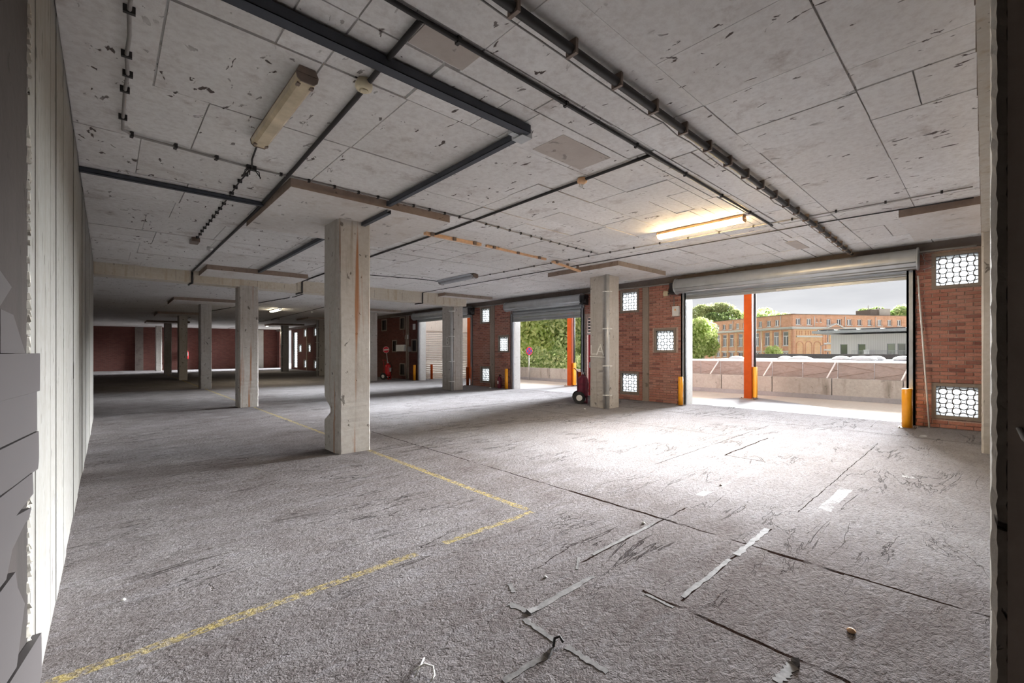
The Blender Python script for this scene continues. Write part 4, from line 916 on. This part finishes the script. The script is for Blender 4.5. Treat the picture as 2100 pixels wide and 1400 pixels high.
for wing_k, (rot, holes, Lg) in enumerate([(LA, LW, 24.3), (RA, RW, 31)]):
    # left wing: street face is on its local +y side; mirror so that y<0 is always outside
    sg = 1 if wing_k == 0 else -1
    def tr(g):
        c, s_ = math.cos(rot), math.sin(rot)
        vs = [(x * c - (y * sg) * -s_ * -1, x * s_ + (y * sg) * c, z) for x, y, z in g.v]
        g.v = [(x * c - (y * -sg) * s_, x * s_ + (y * -sg) * c, z) for x, y, z in g.v]
        if sg == 1: g.f = [tuple(reversed(f)) for f in g.f]
        return g
    g = G(); face_cells(g, 0 if wing_k else -.35, Lg, -3.2, 5.66, [h for h in holes if h[3] < 6], 0, .4); tr(g).build('wall', 'facade_y' if wing_k else 'facade', bl)
    g = G(); face_cells(g, 0, Lg - .3, 5.66, 8.42, [h for h in holes if h[3] > 6], .12, .5); tr(g).build('upper_wall', 'facade', bl)
    g = G().box(-.1, Lg, .35, 9, 8.38, 8.5); g.box(-.3, Lg, .02, .5, 8.40, 8.50); tr(g).build('roof', 'brownmetal', bl)
    g = G().box(-.55, Lg + .9, -.5, .3, 5.92, 6.12); g.box(-.35, Lg + .6, -.3, .3, 5.70, 5.92); tr(g).build('cornice', 'stone', bl)
    for a, b, c, d in holes:
        big = d - c > 2; y = .20 if c < 6 else .30; fw = .10; f = G()
        f.box(a, a + fw, y, y + .06, c, d).box(b - fw, b, y, y + .06, c, d).box(a, b, y, y + .06, c, c + fw).box(a, b, y, y + .06, d - fw, d)
        if b - a > .8: m = (a + b) / 2; f.box(m - .08, m + .08, y - .01, y + .05, c, c + 1.75 if big else d)
        if big: f.box(a, b, y - .01, y + .05, c + 1.7, c + 1.84)
        o = tr(f).build('window', 'winwhite', bl)
        tr(G().box(a, b, y + .02, y + .04, c, d)).build('pane', 'pane', o)
        tr(G().box(a - .08, b + .08, (.12 if c > 6 else 0) - .06, y, c - .12, c)).build('sill', 'stone', o)
    if wing_k == 0:
        for a in (.42, 2.45, 4.6, 6.9, 9.3, 11.6, 13.9, 16.5, 18.65, 20.7):
            tr(G().box(a - .22, a + .22, -.14, .05, -3.2, 5.6)).build('pilaster', 'facade_y', bl)
        tr(G().box(.3, 21, -.05, .05, 1.42, 1.72)).build('band', 'stone', bl); tr(G().box(21.2, 24.5, -.05, .05, 1.35, 1.6)).build('band', 'stone', bl)
        for a in (21.17, 15.0, 8.7, 2.53): tr(G().cyl((a, .03, 6.1), (a, .03, 8.2), .07, n=8)).build('rain_pipe', 'stone', bl)
        for a in (20.9, 7.0): tr(G().cyl((a, -.2, -3), (a, -.2, 5.7), .07, n=8)).build('rain_pipe', 'stone', bl)
    else:
        for a, b in [(1.02, 2.31), (2.90, 4.14), (4.73, 6.04)]:
            r = (b - a) / 2; m = (a + b) / 2; pts = [(m + r * math.cos(PI - PI * k / 14), 3.37 - r + r * math.sin(PI * k / 14)) for k in range(15)]
            ou = [(m + (r + .16) * math.cos(PI - PI * k / 14), 3.37 - r + (r + .16) * math.sin(PI * k / 14)) for k in range(15)]
            pts = [(a, -1)] + pts + [(b, -1)]; ou = [(a - .16, -1)] + ou + [(b + .16, -1)]; g = G(); n = len(pts)
            vs = [(x, -.09, z) for x, z in pts] + [(x, -.09, z) for x, z in ou] + [(x, .02, z) for x, z in pts] + [(x, .02, z) for x, z in ou]
            fs = []
            for k in range(n - 1): fs += [(k, k + 1, n + k + 1, n + k), (k + 1, k, 2 * n + k, 2 * n + k + 1), (n + k, n + k + 1, 3 * n + k + 1, 3 * n + k)]
            g.add(vs, fs); tr(g).build('arch', 'facade', bl)
        tr(G().box(.85, 6.34, -.2, .05, 4.21, 4.5)).build('ledge', 'stone', bl)
        for x in (.96, 1.49, 2.02, 2.84, 3.37, 3.90, 4.67, 5.15): tr(G().box(x, x + .12, -.1, .02, 4.65, 5.4)).build('dentil', 'facade', bl)
        for x in (6.5, 7.05): tr(G().box(x, x + .3, -.12, .05, -3, 5.6)).build('pilaster', 'facade', bl)
        for z0, z1 in ((2.93, 3.18), (1.74, 2.04)): tr(G().box(6.58, 10.5, -.25, .05, z0, z1)).build('ledge', 'stone', bl)
        tr(G().prism([(7.24, 5.87), (10.51, 5.87), (8.87, 6.62)], -.5, .3, 'y')).build('pediment', 'facade', bl)
        for xa, xb in ((7.0, 8.87), (10.75, 8.87)): tr(G().prism([(xa, 5.85), (xb, 6.62), (xb, 6.82), (xa, 6.02)] if xa < xb else [(xb, 6.62), (xa, 5.85), (xa, 6.02), (xb, 6.82)], -.62, .3, 'y')).build('pediment_moulding', 'stone', bl)
        for a in (4.79, 11.48, 18.26): tr(G().cyl((a, .03, 6.1), (a, .03, 8.1), .07, n=8)).build('rain_pipe', 'stone', bl)
        tr(G().box(19.31, 21.3, 2, 5, 8.45, 9.75)).build('chimney_block', 'brownmetal', bl); tr(G().box(21.2, 23.7, 1.8, 5, 8.45, 9.95)).build('chimney_block', 'yardwall', bl)
        for x in (22.3, 22.9): tr(G().cyl((x, 3, 9.9), (x, 3, 10.4), .12, n=8)).build('flue', 'stone', bl)
        tr(G().cyl((20, 3, 9.7), (20, 3, 10.7), .10, n=8)).build('flue', 'stone', bl)
lp = thing('street_lamp', 'thin street lamp in front of the blind arches', 'lamp', loc=(80, 17.0, -3.2))
G().cyl((0, 0, 0), (0, 0, 5.6), .05, n=8).build('pole', 'zinc', lp); G().cyl((0, 0, 5.6), (.1, -.9, 5.9), .035, n=8).box(-.1, .3, -1.6, -.8, 5.86, 5.96).build('arm', 'zinc', lp)

def tree(x, y, zc, rx, rz, mat, label, n, leaf, base=-3.2, group=None, lumps=9, seed=0):
    R = random.Random(seed); t = thing('tree', label, 'tree', group, (x, y, base))
    L = [(0, 0, 0, .72)]
    for k in range(lumps): a = R.uniform(0, 6.283); e = R.uniform(-.7, .9); L.append((.62 * math.cos(a) * math.cos(e), .62 * math.sin(a) * math.cos(e), .62 * math.sin(e), R.uniform(.30, .48)))
    g = G()
    for k in range(n):
        cx, cy, c_, r = R.choice(L); d = Vector((R.gauss(0, 1), R.gauss(0, 1), R.gauss(0, 1))).normalized(); q = r * R.uniform(.72, 1.06)
        p = Vector(((cx + d.x * q) * rx, (cy + d.y * q) * rx, (c_ + d.z * q) * rz + zc - base))
        nrm = (d + Vector((R.gauss(0, .5), R.gauss(0, .5), R.gauss(0, .5)))).normalized(); a = nrm.orthogonal().normalized(); b = nrm.cross(a)
        th = R.uniform(0, 6.28); u = (a * math.cos(th) + b * math.sin(th)) * leaf * R.uniform(.7, 1.3); v = (b * math.cos(th) - a * math.sin(th)) * leaf * .55
        g.add([p - u, p - v * .9 + nrm * leaf * .1, p + u, p + v * .9 + nrm * leaf * .1], [(0, 1, 2, 3)])
    g.build('foliage', mat, t)
    tk = G().cyl((0, 0, 0), (0, 0, max(1, zc - base - rz * .4)), rx * .07, rx * .045, n=8)
    for k in range(6): a = R.uniform(0, 6.28); tk.cyl((0, 0, (zc - base) * .6), (math.cos(a) * rx * .5, math.sin(a) * rx * .5, zc - base + R.uniform(-.2, .4) * rz), rx * .035, rx * .012, n=6)
    tk.build('trunk', 'bark', t)
tree(25.5, 20.6, 2.6, 3.3, 3.6, 'leaf_mid', 'bushy green tree right behind the parapet, beside the orange post', 9000, .21, seed=1)
tree(24.5, 24.6, 2.9, 3.4, 3.8, 'leaf_light', 'light green tree behind the parapet, at the pale door reveal', 9000, .21, seed=2)
tree(29.5, 23.6, 3.6, 4.4, 4.6, 'leaf_mid', 'tall green tree rising behind the two parapet trees', 8000, .25, seed=3)
tree(24.3, 17.3, 2.2, 2.4, 3.2, 'leaf_mid', 'narrow green tree between the orange post and the red door', 5000, .16, seed=4)
for q, (bx, by) in enumerate([(20.6, 14.6), (20.8, 17.2), (21.0, 19.6), (21.2, 22.2)]):
    tree(bx, by, .35, 1.7, 1.6, 'leaf_mid', 'low leafy bush just behind the deck parapet', 3200, .13, group='bushes behind the parapet', seed=30 + q)
tree(84, 38.4, 3.8, 5.0, 5.6, 'leaf_light', 'yellow-green tree at the far end of the brick building', 7000, .35, seed=5, lumps=12)
tree(121, 51.0, 10.2, 7.5, 6.0, 'leaf_olive', 'tall olive tree behind the brick building', 7000, .42, seed=6)
tree(114, 44.6, 8.2, 6.2, 4.6, 'leaf_dark', 'dark round tree behind the brick building roof', 7000, .40, seed=7)
tree(119, 42.0, 8.8, 4.2, 4.6, 'leaf_mid', 'bright green tree behind the orange post and brick roof', 4000, .4, seed=8)
tree(133, 40.5, 10.6, 6.0, 3.4, 'leaf_mid', 'wispy tree peeping over the brick roof', 2600, .4, seed=9)
tree(141.8, 18.7, 10.5, 4.0, 2.8, 'leaf_dark', 'tree peeping over the roof beside the chimney block', 2500, .4, seed=10)
tree(147, 13.9, 10.5, 3.6, 3.2, 'leaf_mid', 'tree behind the chimney block', 2500, .4, seed=11)
tree(78, 22.6, .9, 1.6, 2.0, 'leaf_light', 'slender young tree in front of the brick building corner', 1500, .2, seed=12)
